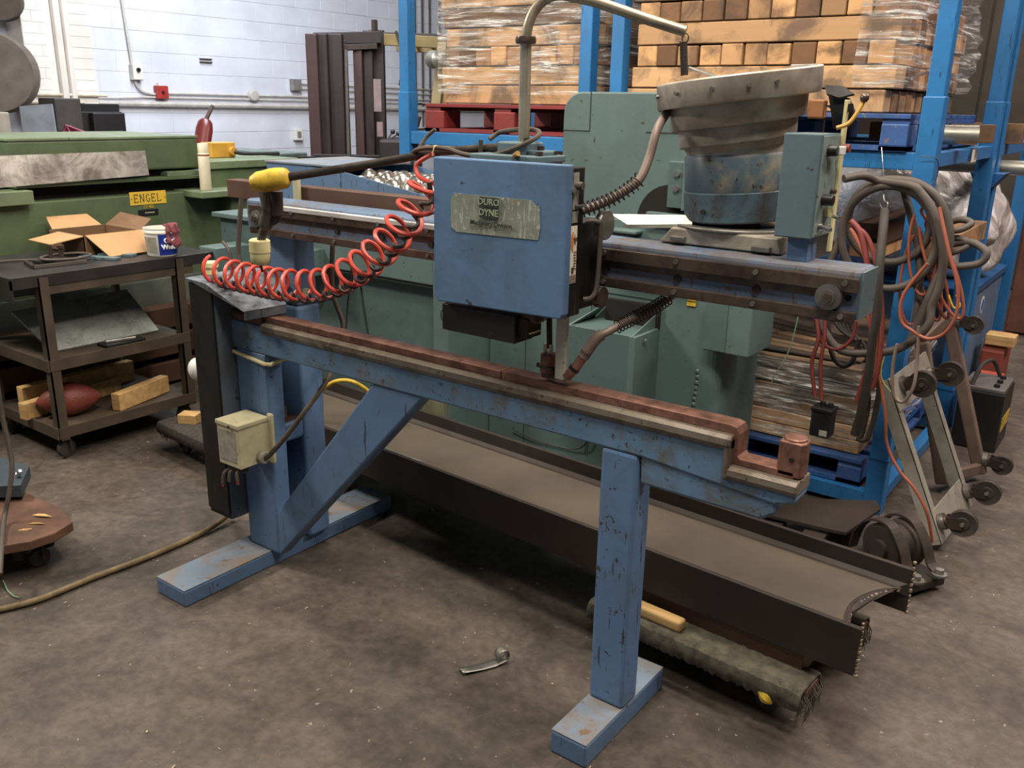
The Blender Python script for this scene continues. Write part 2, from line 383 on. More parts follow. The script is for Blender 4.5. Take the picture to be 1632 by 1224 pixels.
wr = struct(B(5.8, 6, -4, 13, 0, 6).build('wall_right', plain('right_wall', (120, 108, 98), .9)))
ce = struct(B(-9.8, 6, -4, 13, 5.6, 5.8).build('ceiling', plain('ceiling_grey', (120, 116, 110), .9)))

# pipes and boxes on the left wall
def wtube(name, pts, r, mat, label, cat='conduit'):
    return tag(MB().tube(pts, r, 8).build(name, mat), label, cat)
XW = -9.375
wtube('conduit', [(XW, 5.985, 1.66), (XW, 14.0-1.6, 1.66)], .012, M_pipe, 'thin grey conduit running right from the small red box on the white wall')
wtube('conduit', [(XW, 5.0, 1.60), (XW, 5.5, 1.60), (XW, 5.8, 1.615), (XW, 12.4, 1.60)], .010, M_pipe, 'thin conduit just below the red box, middle of three on the white wall')
wtube('conduit', [(XW+.025, 5.25, 1.545), (XW+.025, 12.3, 1.525)], .030, M_pipe, 'thickest painted pipe, lowest of the long pipes on the white wall')
wtube('conduit', [(XW+.3, 3.0, 1.62), (XW+.3, 5.2, 1.62)], .015, plain('pipe_cream', (206, 192, 166), .5), 'thin cream pipe crossing the left pilaster, upper of the two')
wtube('conduit', [(XW+.3, 3.0, 1.54), (XW+.3, 4.95, 1.55)], .016, plain('pipe_cream', (206, 192, 166), .5), 'thin cream pipe crossing the left pilaster, lower of the two')
wtube('conduit', [(XW, 5.61, 3.4), (XW, 5.70, 1.92)], .014, M_pipe, 'grey conduit dropping down the wall to the pale switch box')
wtube('conduit', smooth_path([(XW, 5.72, 1.80), (XW, 5.73, 1.74), (XW, 5.80, 1.67), (XW, 5.95, 1.645)]), .014, M_pipe, 'short curved conduit bending from switch box to red box')
wtube('wall_pipe', [(XW+.29, 4.77, 1.58), (XW+.29, 4.77, 5.5)], .042, M_wallb, 'left of the two painted vertical pipes in the pilaster recess', 'pipe')
wtube('wall_pipe', [(XW+.29, 4.86, 1.58), (XW+.29, 4.86, 5.5)], .034, M_wallb, 'right of the two painted vertical pipes in the pilaster recess', 'pipe')
t = thing('switch_box', 'pale switch box with a round black knob on the white wall', 'switch', (XW, 5.73, 1.78))
B(XW-.02, XW+.05, 5.67, 5.79, 1.79, 1.95).build('box', M_pipe, t, bevel=.004); B(XW+.05, XW+.056, 5.675, 5.785, 1.795, 1.945).build('cover', M_white, t, bevel=.002)
MB().cyl((XW+.056, 5.73, 1.895), (XW+.075, 5.73, 1.895), .022).build('knob', M_blk, t)
t = thing('alarm_box', 'small square red box on the white wall pipe run', 'alarm', (XW, 6.01, 1.60))
B(XW-.02, XW+.05, 5.94, 6.08, 1.60, 1.74).build('box', plain('alarm_red', (176, 44, 40), .5), t, bevel=.006); MB().cyl((XW+.05, 6.01, 1.67), (XW+.058, 6.01, 1.67), .016).build('button', M_blk, t)
MB().cyl((XW+.02, 5.97, 1.74), (XW+.02, 5.97, 1.77), .01).build('connector', M_pipe, t)
t = thing('junction_box', 'round painted junction box in the thin conduit, left of the forklift', 'junction box', (XW, 7.25, 1.6))
MB().cyl((XW-.02, 7.25, 1.66), (XW+.06, 7.25, 1.66), .065).build('box', M_pipe, t, bevel=.006); MB().cyl((XW+.06, 7.25, 1.66), (XW+.064, 7.25, 1.66), .05).build('cover', M_pipe, t)
t = thing('junction_box', 'small grey square box on the wall beside the forklift mast', 'junction box', (XW, 7.93, 1.75))
B(XW-.02, XW+.05, 7.86, 8.0, 1.73, 1.87).build('box', plain('box_grey', (130, 126, 124), .5), t, bevel=.005); B(XW+.05, XW+.054, 7.87, 7.99, 1.74, 1.86).build('cover', plain('box_grey', (130, 126, 124), .5), t)
wtube('conduit', [(XW, 8.0, 1.82), (XW, 12.4, 1.80)], .011, M_pipe, 'upper thin conduit running right from the square grey box')
wtube('conduit', [(XW, 8.0, 1.76), (XW, 12.4, 1.72)], .011, M_pipe, 'lower thin conduit running right from the square grey box')
t = thing('wall_socket', 'pale socket box low on the white wall left of the forklift', 'socket', (XW, 7.93, 1.1))
B(XW-.02, XW+.04, 7.87, 7.99, 1.12, 1.26).build('box', M_white, t, bevel=.006); B(XW+.04, XW+.043, 7.90, 7.96, 1.15, 1.23).build('plate', plain('box_grey', (130, 126, 124), .5), t)
for k, y in enumerate((10.2, 10.36, 10.52, 10.74)):
    wtube('conduit', [(XW, y, 1.0), (XW, y, 4.4)], .014, M_hose, 'thin vertical conduits on the white wall above the forklift, number %s from the left' % ('one', 'two', 'three', 'four')[k])
t = thing('wall_vent', 'tiny dark slotted vent high on the white wall', 'vent', (XW, 6.64, 2.0))
for k in range(2): B(XW-.03, XW+.004, 6.56, 6.72, 2.012+k*.035, 2.022+k*.035).build('slat', M_hose, t)

# ================================================================== PIN WELDER (main machine)
mw = thing('pin_welding_machine', 'long blue pin welding machine with a table beam, upper arm and sliding head', 'machine', (-1.6, 1.8, 0))
def foot(x0, x1, y0, y1, h, mat=M_bluetop):
    # folded plate foot: worn top and blue sides
    f = B(x0, x1, y0, y1, 0, h-.004).build('foot', M_blue, mw, bevel=.006); B(x0+.001, x1-.001, y0+.001, y1-.001, h-.004, h).build('foot_top', mat, f, bevel=.003); return f
foot(-2.532, -2.372, 1.432, 2.40, .062); foot(-1.04, -.932, 1.61, 2.03, .070)
B(-1.04, -.952, 1.90, 1.99, 0, .05).build('foot_pad', M_blue2, mw, bevel=.01)
def tubep(x0, x1, y0, y1, z0, z1, name='post', mat=M_blue, bv=.012):
    return B(x0, x1, y0, y1, z0, z1).build(name, mat, mw, bevel=bv, seg=3)
tubep(-1.036, -.930, 1.785, 1.865, .068, .80, mat=M_blue3)
tubep(-2.492, -2.328, 1.785, 1.855, .06, .80); tubep(-2.475, -2.345, 1.945, 2.045, .06, .93)
tubep(-2.475, -2.345, 1.855, 1.945, .46, .53, 'cross_tie'); MB().box(-2.45, -2.36, 1.86, 1.94, .531, .535).build('rusty_plate', M_brown, mw)
MB().cyl((-2.40, 1.90, .535), (-2.40, 1.90, .575), .014).build('bolt', M_steel, mw)
tubep(-2.485, -2.350, 1.95, 2.04, .93, 1.18, 'arm_column')
B(-2.35, -2.335, 1.965, 1.99, .97, .99).build('column_clip', M_jbox, mw)
# diagonal brace
MB().prism([(-2.345, .205), (-2.365, .060), (-2.325, .060), (-1.628, .800), (-1.835, .800)], 'Y', 1.79, 1.845).build('diagonal_brace', M_blue, mw, bevel=.008, seg=3)
# table beam
MB().prism([(-2.505, .797), (-.92, .797), (-.59, .770), (-.545, .785), (-.545, .802), (-.700, .806), (-.704, .880), (-2.505, .895)], 'Y', 1.785, 1.865).build('table_beam', M_blue2, mw, bevel=.006)
MB().prism([(-.930, .808), (-.925, .725), (-.62, .722), (-.585, .745), (-.585, .79)], 'Y', 1.79, 1.84).build('gusset', M_blue2, mw, bevel=.008)
# steel bar with a rounded nose over the beam
def nose(x0, x1, z, h=.03):
    pr_ = [(1.783, z-h), (1.775, z-h*.6), (1.777, z-h*.2), (1.787, z)] + [(1.868, z), (1.868, z-h)]
    return MB().prism(pr_, 'X', x0, x1)
nose(-2.34, -.700, .905, .036).build('steel_bar', M_bar, mw, bevel=.005, seg=3)
B(-.716, -.700, 1.777, 1.868, .800, .900).build('steel_bar', M_bar, mw, bevel=.006, seg=3)
nose(-.704, -.543, .834, .034).build('steel_bar', M_bar, mw, bevel=.005, seg=3)
B(-2.50, -2.34, 1.785, 1.865, .895, .925).build('end_block', M_brown, mw, bevel=.01, seg=3)
# copper strip with its step down to the copper block
cs = [(-1.36, .905), (-.728, .905), (-.722, .904), (-.716, .897), (-.714, .890), (-.714, .853), (-.708, .838), (-.700, .834), (-.56, .834), (-.56, .850), (-.684, .850), (-.690, .856), (-.690, .908), (-.698, .922), (-.712, .926), (-1.36, .926)]
MB().prism(cs, 'Y', 1.80, 1.853).build('copper_strip', M_copper, mw, bevel=.002)
B(-2.40, -1.363, 1.80, 1.853, .905, .926).build('copper_strip', M_copper, mw, bevel=.002)
blk = MB().prism([(-.600, 1.80), (-.548, 1.80), (-.543, 1.815), (-.543, 1.838), (-.550, 1.852), (-.590, 1.855), (-.603, 1.84)], 'Z', .836, .918).build('copper_block', M_copper, mw, bevel=.005, seg=3)
MB().cyl((-.572, 1.827, .916), (-.572, 1.827, .923), .026, .025, 24).build('disc', M_copper, blk, bevel=.002)
MB().cyl((-.568, 1.7975, .878), (-.568, 1.803, .878), .0055).build('hole', M_dark, blk)
# cream strap under the beam end
MB().tube([(-2.49, 1.780, .785), (-2.33, 1.780, .768), (-2.31, 1.79, .768), (-2.295, 1.86, .785)], .007, 8).build('strap', M_cream, mw)
# black cabinet at the left end with its sloping cover
cab = B(-2.622, -2.50, 1.722, 2.0, .17, 1.018).build('cabinet', M_black, mw, bevel=.004)
B(-2.5005, -2.496, 1.724, 1.998, .172, 1.0).build('side_sheet', paint('sheet_grey_blue', (84, 92, 104), amt=.3, grime=.4, scratch=False), cab)
for z in (.965, .55): MB().ball((-2.515, 1.720, z), .0045, 8).build('rivet', M_bright, cab)
B(-2.62, -2.50, 1.715, 1.722, .19, 1.018).build('front_sheet', M_black, cab, bevel=.002)
MB().slab([(-2.625, 1.712, 1.03), (-2.515, 1.712, 1.026), (-2.335, 1.722, .956), (-2.30, 1.86, .962), (-2.42, 1.96, 1.02), (-2.62, 1.99, 1.035)], .005).build('cover_plate', paint('cover_grey_blue', (118, 126, 136), amt=.3, grime=1.0, gc=(46, 46, 50), sc=2.2, scratch=False), mw, bevel=.001)
MB().slab([(-2.335, 1.722, .956), (-2.337, 1.722, .925), (-2.302, 1.862, .932), (-2.30, 1.862, .962)], .004).build('cover_lip', paint('cover_grey_blue2', (96, 106, 118), amt=.4, grime=.6), mw)
pl = MB().cyl((-2.61, 1.80, 1.03), (-2.61, 1.80, 1.060), .022, .021, 20).cyl((-2.61, 1.80, 1.055), (-2.61, 1.80, 1.075), .027, .027, 20).build('hose_socket', M_cream, mw, bevel=.003)
# arm
arm = B(-2.532, -.500, 1.902, 2.012, 1.176, 1.286).build('arm', paint('arm_blue', (88, 112, 142), chip=(92, 74, 60), amt=1.0, grime=.9, gc=(104, 90, 76), sc=.8), mw, bevel=.012, seg=3)
def rail(z0, z1, nm, mat=M_rail):
    return B(-2.50, -.503, 1.888, 1.902, z0, z1).build(nm, mat, arm, bevel=.002)
rail(1.239, 1.269, 'rail'); rail(1.174, 1.198, 'rail')
B(-2.36, -1.50, 1.8855, 1.903, 1.2605, 1.2760).build('polished_highlight', M_railh, arm, bevel=.002)  # bright band painted as the highlight along the polished rail
B(-2.50, -.52, 1.8995, 1.9025, 1.222, 1.2385).build('rusty_stripe', M_rail, arm)
B(-.502, -.4975, 1.905, 2.008, 1.18, 1.282).build('end_plate', M_ctrl, arm)
for i in range(10):
    x = -.530-.1945*i
    for z in (1.2585, 1.187):
        MB().cyl((x, 1.889, z), (x, 1.883, z), .0062, n=12).build('screw', M_steel, arm)
    if 0 < i < 9: MB().cyl((x, 1.9025, 1.218), (x, 1.898, 1.218), .010, n=16).build('counterbore', M_rustb, arm)
for x in (-.560, -2.458):
    p = MB().lathe([(.0, 0), (.028, 0), (.028, .006), (.022, .009), (.022, .014), (.028, .017), (.028, .02), (.016, .021), (.016, .026), (0, .026)], (x, 1.902, 1.2255), (0, -1, 0), 28).build('pulley', M_steel, arm)
    MB().cyl((x, 1.876, 1.2255), (x, 1.872, 1.2255), .011, n=6).build('nut', M_rail, p)
MB().cyl((-.523, 1.903, 1.226), (-.523, 1.899, 1.226), .0065).build('counterbore', M_dark, arm)

# sliding head
hd = B(-1.500, -1.118, 1.722, 1.790, 1.120, 1.468).build('head_body', M_black, mw, bevel=.003)
MB().prism([(-1.508, 1.128), (-1.494, 1.113), (-1.115, 1.122), (-1.108, 1.135), (-1.108, 1.476), (-1.508, 1.476)], 'Y', 1.700, 1.726).build('front_cover', M_head, hd, bevel=.004, seg=3)
B(-1.145, -1.112, 1.721, 1.7225, 1.12, 1.47).build('edge_strip', M_steel, hd)
sp = B(-1.119, -1.1115, 1.722, 1.775, 1.125, 1.468).build('side_panel', M_black, hd, bevel=.002)
B(-1.112, -1.1095, 1.730, 1.752, 1.372, 1.458).build('switch_plate', M_paper, hd)
B(-1.112, -1.1095, 1.730, 1.752, 1.345, 1.375).build('switch_plate', M_paper, hd)
MB().cyl((-1.110, 1.741, 1.429), (-1.092, 1.741, 1.429), .010, .009, 16).build('knob', M_hose, hd)
MB().cyl((-1.112, 1.728, 1.420), (-1.104, 1.724, 1.420), .006, n=12).build('screw', M_bright, hd)
tg = MB().cyl((-1.110, 1.742, 1.383), (-1.104, 1.742, 1.383), .007, n=6).build('toggle_switch', M_steel, hd)
MB().cyl((-1.104, 1.742, 1.383), (-1.085, 1.740, 1.386), .003, .004, 10).build('lever', M_bright, tg)
st = B(-1.1115, -1.1095, 1.722, 1.752, 1.205, 1.338).build('sticker', plain('sticker_cream', (246, 232, 206), .5, 0, .04), hd)
# print on the sticker: orange half sun, brown star, small lines
MB().add([(-1.1088, 1.736+.012*math.cos(a), 1.302+.024*math.sin(a)) for a in [PI/2+PI*k/12 for k in range(13)]], [tuple(range(13))]).build('printed_arc', plain('print_orange', (222, 130, 76), .6), hd)
sv = [(-1.1082, 1.741+(.0085 if k % 2 == 0 else .0028)*math.cos(PI/2+k*PI/5), 1.306+(.017 if k % 2 == 0 else .0055)*math.sin(PI/2+k*PI/5)) for k in range(10)]
MB().add(sv, [tuple(range(10))]).build('printed_star', plain('print_brown', (130, 60, 36), .6), hd)
lb = MB(); 
for k in range(7): lb.box(-1.1090, -1.1084, 1.739, 1.750-.001*(k % 3), 1.276-k*.0065, 1.278-k*.0065)
lb.box(-1.1090, -1.1084, 1.745, 1.750, 1.303, 1.310); lb.box(-1.1090, -1.1084, 1.731, 1.741, 1.228, 1.242)
for k in range(4): lb.box(-1.1090, -1.1084, 1.724, 1.750, 1.222-k*.0045, 1.2235-k*.0045)
lb.build('printed_lines', plain('print_dark', (96, 60, 48), .6), hd)['kind'] = 'stuff'
MB().tube(smooth_path([(-1.108, 1.785, 1.345), (-1.088, 1.80, 1.345), (-1.082, 1.81, 1.325), (-1.084, 1.81, 1.20), (-1.09, 1.80, 1.165), (-1.108, 1.79, 1.158)], 5), .006, 8).build('guard_loop', M_hose, hd)
MB().lathe([(0, 0), (.034, 0), (.036, .004), (.030, .009), (.036, .014), (.034, .018), (0, .018)], (-1.100, 1.84, 1.333), (1, 0, 0), 26).build('carriage_wheel', M_steel, hd)
MB().lathe([(0, 0), (.026, 0), (.026, .016), (0, .016)], (-1.100, 1.84, 1.158), (1, 0, 0), 22).build('carriage_wheel', M_rail, hd)
B(-1.46, -1.12, 1.790, 1.882, 1.13, 1.34).build('carriage', M_black, hd, bevel=.004)
# name plate
np_ = MB().slab([(-1.448, 1.6985, 1.308), (-1.450, 1.6985, 1.375), (-1.438, 1.6985, 1.392), (-1.205, 1.6985, 1.392), (-1.190, 1.6985, 1.378), (-1.182, 1.6985, 1.382), (-1.178, 1.6985, 1.330), (-1.184, 1.6985, 1.302), (-1.30, 1.6985, 1.300), (-1.43, 1.6985, 1.298)], -.0025)
npo = np_.build('name_plate', paint('plate_scratched', (134, 144, 126), chip=(176, 178, 166), amt=1.3, grime=.5, gc=(96, 92, 78), r=.35, sc=2), hd)
MX = plain('plate_print', (46, 54, 46), .6)
sqm = MB().box(-1.355, -1.298, 1.6938, 1.6960, 1.3665, 1.3900).box(-1.355, -1.298, 1.6938, 1.6960, 1.3415, 1.3645).build('emblem', MX, hd)
MP = plain('plate_print_light', (150, 162, 134), .5)
text('DURO', .0225, (-1.3265, 1.6935, 1.3782), (1, 0, 0), (0, 0, 1), MP, hd, bold=.0004)
text('DYNE', .0225, (-1.3265, 1.6935, 1.3530), (1, 0, 0), (0, 0, 1), MP, hd, bold=.0004)
text('Machinery Division', .0165, (-1.320, 1.6945, 1.3270), (1, 0, 0), (0, 0, 1), MX, hd, bold=.0003)
# black box under the head
lbx = B(-1.500, -1.262, 1.722, 1.80, 1.033, 1.104).build('lower_box', M_black, hd, bevel=.003)
B(-1.262, -1.232, 1.735, 1.795, 1.048, 1.098).build('terminal_block', M_rustb, lbx, bevel=.003)
B(-1.262, -1.228, 1.740, 1.790, 1.060, 1.064).build('bracket', M_cream, lbx); B(-1.262, -1.215, 1.742, 1.792, 1.090, 1.110).build('bracket', M_rail, lbx)
MB().tube(smooth_path([(-1.50, 1.75, 1.09), (-1.525, 1.75, 1.075), (-1.525, 1.75, 1.05), (-1.503, 1.75, 1.035)]), .0018, 6).build('wire', M_steel, lbx)
MB().tube(smooth_path([(-1.235, 1.76, 1.085), (-1.205, 1.76, 1.095), (-1.19, 1.76, 1.112)]), .003, 6).build('wire', M_steel, lbx)
# electrode
el = MB().cyl((-1.228, 1.82, 1.125), (-1.222, 1.82, 1.010), .0075, n=12).build('electrode_rod', M_rustb, hd)
for dx in (-.010, .008): MB().cyl((-1.222+dx, 1.815, 1.022), (-1.222+dx, 1.815, .993), .0055, n=6).build('hex_nut', M_bright, el)
cb = MB().cyl((-1.222, 1.82, .996), (-1.222, 1.82, .947), .0225, .0235, 20).build('copper_holder', M_copper, hd, bevel=.003)
MB().cyl((-1.222, 1.82, .968), (-1.222, 1.82, .934), .0245, .020, 20).build('clamp_ring', M_rail, cb, bevel=.002)
MB().cyl((-1.253, 1.812, .962), (-1.190, 1.812, .958), .006, n=10).build('clamp_bolt', M_rail, cb)
MB().cyl((-1.205, 1.80, .960), (-1.205, 1.79, .960), .008, n=6).build('clamp_nut', M_rail, cb)
B(-1.225, -1.165, 1.808, 1.832, .934, .950).build('tip_arm', M_rail, cb, bevel=.003)
fb = B(-1.186, -1.156, 1.792, 1.806, .942, 1.125).build('feed_bar', paint('feed_bar_pale', (196, 190, 172), chip=(96, 70, 54), amt=.6, grime=.3, scratch=False), hd, bevel=.002)
P = [at(903, 601, Y=1.80), at(920, 582, Y=1.81), at(938, 556, Y=1.82), at(952, 538, Y=1.83), at(970, 528, Y=1.85), at(1000, 512, Y=1.90), at(1040, 492, Y=1.97), at(1067, 474, Y=2.02), at(1095, 455, Y=2.10)]
PS = smooth_path(P, 6)
ft = MB().tube(PS[12:], .010, 12).build('feed_hose', M_hosep, hd)
MB().tube(PS[:12], .0125, 14).build('copper_nozzle', M_copper, ft); MB().tube(PS[9:22], .0145, 14).build('sleeve', M_hosep, ft)
for k in (4, 10): MB().tube(PS[k:k+2], .0145, 14).build('clamp_band', M_blk, ft)
cp = [P[4]+(P[5]-P[4])*.4, P[5], P[6], P[7]]
MB().tube(coil(cp, .0165, 17, 16), .0016, 6, caps=False).build('hose_spring', M_rustb, ft)
# top of the head: blocks, bolts, stand pipe
tb = B(-1.44, -1.235, 1.76, 1.885, 1.470, 1.486).build('top_plate', M_ctrl, hd, bevel=.003)
B(-1.385, -1.30, 1.80, 1.88, 1.484, 1.515).build('clamp_block', M_ctrl, tb, bevel=.004); B(-1.30, -1.25, 1.81, 1.87, 1.484, 1.497).build('clamp_block', M_ctrl, tb, bevel=.004)
for x, y, z in ((-1.315, 1.83, 1.515), (-1.28, 1.84, 1.497), (-1.255, 1.86, 1.486), (-1.25, 1.79, 1.486)): MB().cyl((x, y, z), (x, y, z+.010), .009, n=6).build('bolt', M_rustb, tb)
MB().cyl((-1.30, 1.76, 1.485), (-1.285, 1.752, 1.492), .007, n=8).build('brass_fitting', plain('brass', (196, 150, 80), .35, .8), tb)
p0 = at(835, 226, Y=1.85); p1 = at(838, 64, Y=1.85)
sp_ = MB().cyl(p0-Vector((0, 0, .02)), p1, .0145, n=16).build('stand_pipe', metal('chrome_pipe', (206, 196, 170), .22, .12, (120, 96, 70)), hd)
MB().lathe([(.0145, -.008), (.024, -.008), (.026, 0), (.024, .008), (.0145, .008)], p1, n=18).build('collar', M_rail, sp_)
MB().lathe([(.0, 0), (.024, 0), (.022, .014), (.0, .014)], p0-Vector((0, 0, .02)), n=18).build('flange', M_rail, sp_)
arch = [p1, at(842, 40, Y=1.85), at(853, 15, Y=1.86), at(872, -3, Y=1.87), at(895, -8, Y=1.88), at(925, -3, Y=1.89), at(960, 6, Y=1.90), at(1030, 30, Y=1.92), at(1093, 50, Y=1.95)]
MB().tube(smooth_path(arch, 6), .0125, 12).build('curved_pipe', metal('conduit_pipe', (176, 164, 138), .35, .2, (110, 92, 70)), hd)
e = arch[-1]; sb = at(1091, 120, Y=1.95); mid = e+Vector((-.004, 0, -.022))
MB().tube([e+Vector((.008*math.cos(a), 0, .010*math.sin(a)-.014)) for a in [2*PI*k/14 for k in range(14)]], .0014, 6, closed=True).build('spring_hook', M_rail, hd)
MB().tube(coil([mid, (mid+sb)/2, sb], .0078, 26, 10), .0015, 5).build('balance_spring', M_rustb, hd)
MB().tube([at(1098, 108, Y=1.97), at(1146, 124, Y=1.99)], .0035, 8).build('thin_rod', M_bright, hd)
# boom rod with the yellow taped grip
q0 = at(700, 242, Y=1.83); q1 = at(455, 283, Y=1.60); q2 = at(402, 292, Y=1.55)
bm = MB().tube([at(835, 232, Y=1.85), q0, at(600, 260, Y=1.74), q1], .0115, 12).build('boom_rod', metal('black_pipe', (92, 84, 74), .35, .4, (40, 34, 30)), hd)
g = smooth_path([q1+(q1-q2)*.12, q1, q1.lerp(q2, .4), q1.lerp(q2, .8), q2], 4)
gm = MB().tube(g, [.017, .019, .022, .025, .027, .028, .029, .030, .030, .030, .029, .029, .028, .026, .024, .022, .020][:len(g)], 14)
for i, v in enumerate(gm.v): gm.v[i] = v+Vector(noise.noise_vector(v*60))*.0022
gm.build('yellow_grip', M_yel, bm)
for x in (-1.46, -1.40): MB().cyl((x, 1.83, 1.47), (x, 1.83, 1.515), .006, n=8).build('rod_clamp', M_rail, bm)
# brown pendant grip below and its yellow plug
gh = at(437, 308, Y=1.60)
P = [at(424, 303, Y=1.60), at(430, 325, Y=1.60), at(427, 345, Y=1.60), at(420, 368, Y=1.60), at(416, 384, Y=1.60)]
pg = MB().tube(smooth_path(P, 5), [.024]*8+[.020]*6+[.012]*7, 12).build('pendant_grip', M_hose, hd)
MB().tube(smooth_path([at(440, 305, Y=1.605), at(441, 335, Y=1.605), at(440, 350, Y=1.605), at(425, 358, Y=1.605)], 5), [.018]*8+[.010]*8, 10).build('trigger_guard', M_rustb, pg)
c0 = at(413.5, 381, Y=1.60); c1 = at(415, 420, Y=1.60); d = (c1-c0).normalized()
MB().lathe([(0, 0), (.024, 0), (.0295, .004), (.0300, .036), (.028, .038), (.028, .048), (.026, .062), (.018, .072), (0, .072)], c0, d, 24).build('yellow_plug', M_cream, pg)
MB().tube([c1, at(418, 432, Y=1.62)], .004, 8).build('plug_cord', M_coild, pg)
# cables tied along the boom
MB().tube(smooth_path([at(658, 248, Y=1.80), at(662, 240, Y=1.79), at(680, 236, Y=1.79), at(710, 237, Y=1.80), at(740, 246, Y=1.80), at(775, 249, Y=1.80), at(810, 240, Y=1.80), at(843, 226, Y=1.80), at(860, 213, Y=1.84), at(845, 206, Y=1.87), at(800, 210, Y=1.90), at(780, 222, Y=1.88)], 6), .0062, 8).build('cable', M_cable, bm)
MB().tube(smooth_path([at(655, 262, Y=1.81), at(668, 236, Y=1.83), at(680, 218, Y=1.85), at(694, 206, Y=1.86)], 5), .005, 8).build('cable', M_cable, bm)
MB().tube(smooth_path([at(689, 249, Y=1.78), at(692, 234, Y=1.78), at(696, 233, Y=1.79), at(697, 240, Y=1.80)], 4), .0016, 6).build('tie', M_cream, bm)

# coiled red air hose from cabinet to head (own thing)
Yc = 1.72
CP = [at(340, 428, Y=1.76), at(370, 437, Y=1.75), at(410, 446, Y=1.74), at(450, 453, Y=1.72), at(500, 455, Y=1.72), at(540, 444, Y=1.72), at(580, 420, Y=1.72), at(620, 385, Y=1.72), at(655, 340, Y=1.72), at(684, 290, Y=1.73)]
ch = thing('coiled_air_hose', 'bright red coiled air hose sagging between the left cabinet and the blue head', 'hose', tuple(CP[0]))
MB().tube(coil(CP, .0440, 17.5, 24, 1.0), .0062, 8).build('coil', M_coil, ch)
CL = [p+Vector((.01, -.012, -.034)) for p in CP]
MB().tube(coil(CL, .012, 30, 12), .0052, 6).build('dark_cord', M_coild, ch)
MB().tube(smooth_path([CP[-1], at(688, 318, Y=1.74), at(694, 322, Y=1.76)], 4), .007, 8).build('end_fitting', M_coild, ch)
MB().tube(smooth_path([at(690, 245, Y=1.80), at(664, 262, Y=1.79), at(668, 282, Y=1.78), at(690, 292, Y=1.77)], 5), .0062, 8).build('red_loop', M_coil, ch)

# cream electrical box on the post
jb = thing('disconnect_box', 'cream electrical box with a rating label on the left blue post', 'electrical box', (-2.38, 1.71, .43))
B(-2.437, -2.322, 1.652, 1.775, .432, .582).build('box', M_jbox, jb, bevel=.003)
B(-2.440, -2.319, 1.648, 1.775, .572, .588).build('lid', M_jbox, jb, bevel=.003)
B(-2.427, -2.340, 1.6500, 1.6525, .452, .560).build('rating_label', M_paper, jb)
B(-2.328, -2.300, 1.770, 1.784, .42, .60).build('mounting_flange', M_jbox, jb, bevel=.008)
MB().cyl((-2.365, 1.6475, .576), (-2.365, 1.644, .576), .005, n=10).build('screw', M_rail, jb)
MB().cyl((-2.322, 1.735, .456), (-2.298, 1.735, .456), .022, n=16).build('cable_gland', paint('gland', (150, 146, 128), amt=1.2, grime=.9), jb, bevel=.003)
for k, (dx, c) in enumerate(((0, M_red), (.02, M_hose), (.045, M_red))):
    P = smooth_path([(-2.40+dx, 1.70, .432), (-2.405+dx*1.3, 1.69, .41), (-2.425+dx*1.6, 1.66, .395+.01*k), (-2.435+dx*1.9, 1.655, .355+.015*k)], 5)
    MB().tube(P, .006, 8).build('wire', M_hose, jb)
    if k != 1: MB().cyl(P[-1], P[-1]-Vector((0, 0, .012)), .005, n=8).build('red_wire_tip', M_red, jb)
# cable from that box up behind the beam, and down from the head
tag(MB().tube(smooth_path([(-2.298, 1.735, .456), (-2.27, 1.74, .48), at(460, 690, Y=1.76), at(490, 650, Y=1.80), at(520, 608, Y=1.90), at(537, 570, Y=2.05), at(547, 520, Y=2.12), at(530, 465, Y=2.1), at(530, 390, Y=2.08)], 7), .0085, 10).build('power_cable', M_cable), 'thick brown cable running from the cream electrical box up behind the table beam', 'cable')
tag(MB().tube(smooth_path([at(551, 545, Y=2.15), at(553, 500, Y=2.15), at(559, 440, Y=2.1), at(562, 400, Y=2.08)], 5), .003, 6).build('thin_cable', M_cable), 'thin cord hanging beside the thick brown cable behind the arm', 'cord')

# vibratory bowl feeder (carried by the arm)
bf = thing('bowl_feeder', 'cast metal vibratory bowl feeder with stepped spiral sides above the arm', 'feeder', (-.88, 2.08, 1.30))
CX, CY = -.872, 2.10
tilt = Matrix.Rotation(math.radians(-3.5), 3, 'Y') @ Matrix.Rotation(math.radians(2), 3, 'X')
ax = tilt @ Vector((0, 0, 1))
def bl(prof, **k): return MB().lathe(prof, (CX, CY, 1.345), ax, **k)
bprof = [(.110, .135), (.116, .140), (.116, .186), (.126, .182), (.1345, .177), (.1375, .180), (.1385, .226), (.148, .222), (.1555, .217), (.1585, .221), (.1600, .276), (.174, .272), (.1850, .267), (.1885, .272), (.190, .322), (.187, .326), (.182, .324), (.178, .285), (.158, .278), (.155, .235), (.136, .228), (.132, .19), (.11, .15), (0, .14)]
bl(bprof, n=84, pitch=.060, th0=math.radians(70)).build('bowl', M_cast, bf, bevel=.0015)
for a in (-168, -140, -112, -84, -60, -42):
    th = math.radians(a); rr = .190; i = ((th-math.radians(70))/(2*PI)) % 1
    c = Vector((CX, CY, 1.345))+tilt @ Vector((rr*math.cos(th), rr*math.sin(th), .300+.060*(i-.5))); d = tilt @ Vector((math.cos(th), math.sin(th), 0))
    MB().cyl(c-d*.004, c+d*.006, .0050, n=8).build('bolt', M_steel, bf)
bl([(.0, .070), (.122, .070), (.1235, .075), (.1240, .150), (.118, .158), (0, .165)], n=48).build('drive_base', M_base, bf)
bl([(.0, 0), (.119, 0), (.124, .004), (.1255, .069), (.122, .072), (0, .072)], n=48).build('base_ring', paint('base_ring_blue', (76, 100, 112), chip=(50, 40, 34), amt=1.1, grime=1.0, gc=(58, 48, 42), scratch=False, sc=1.5), bf)
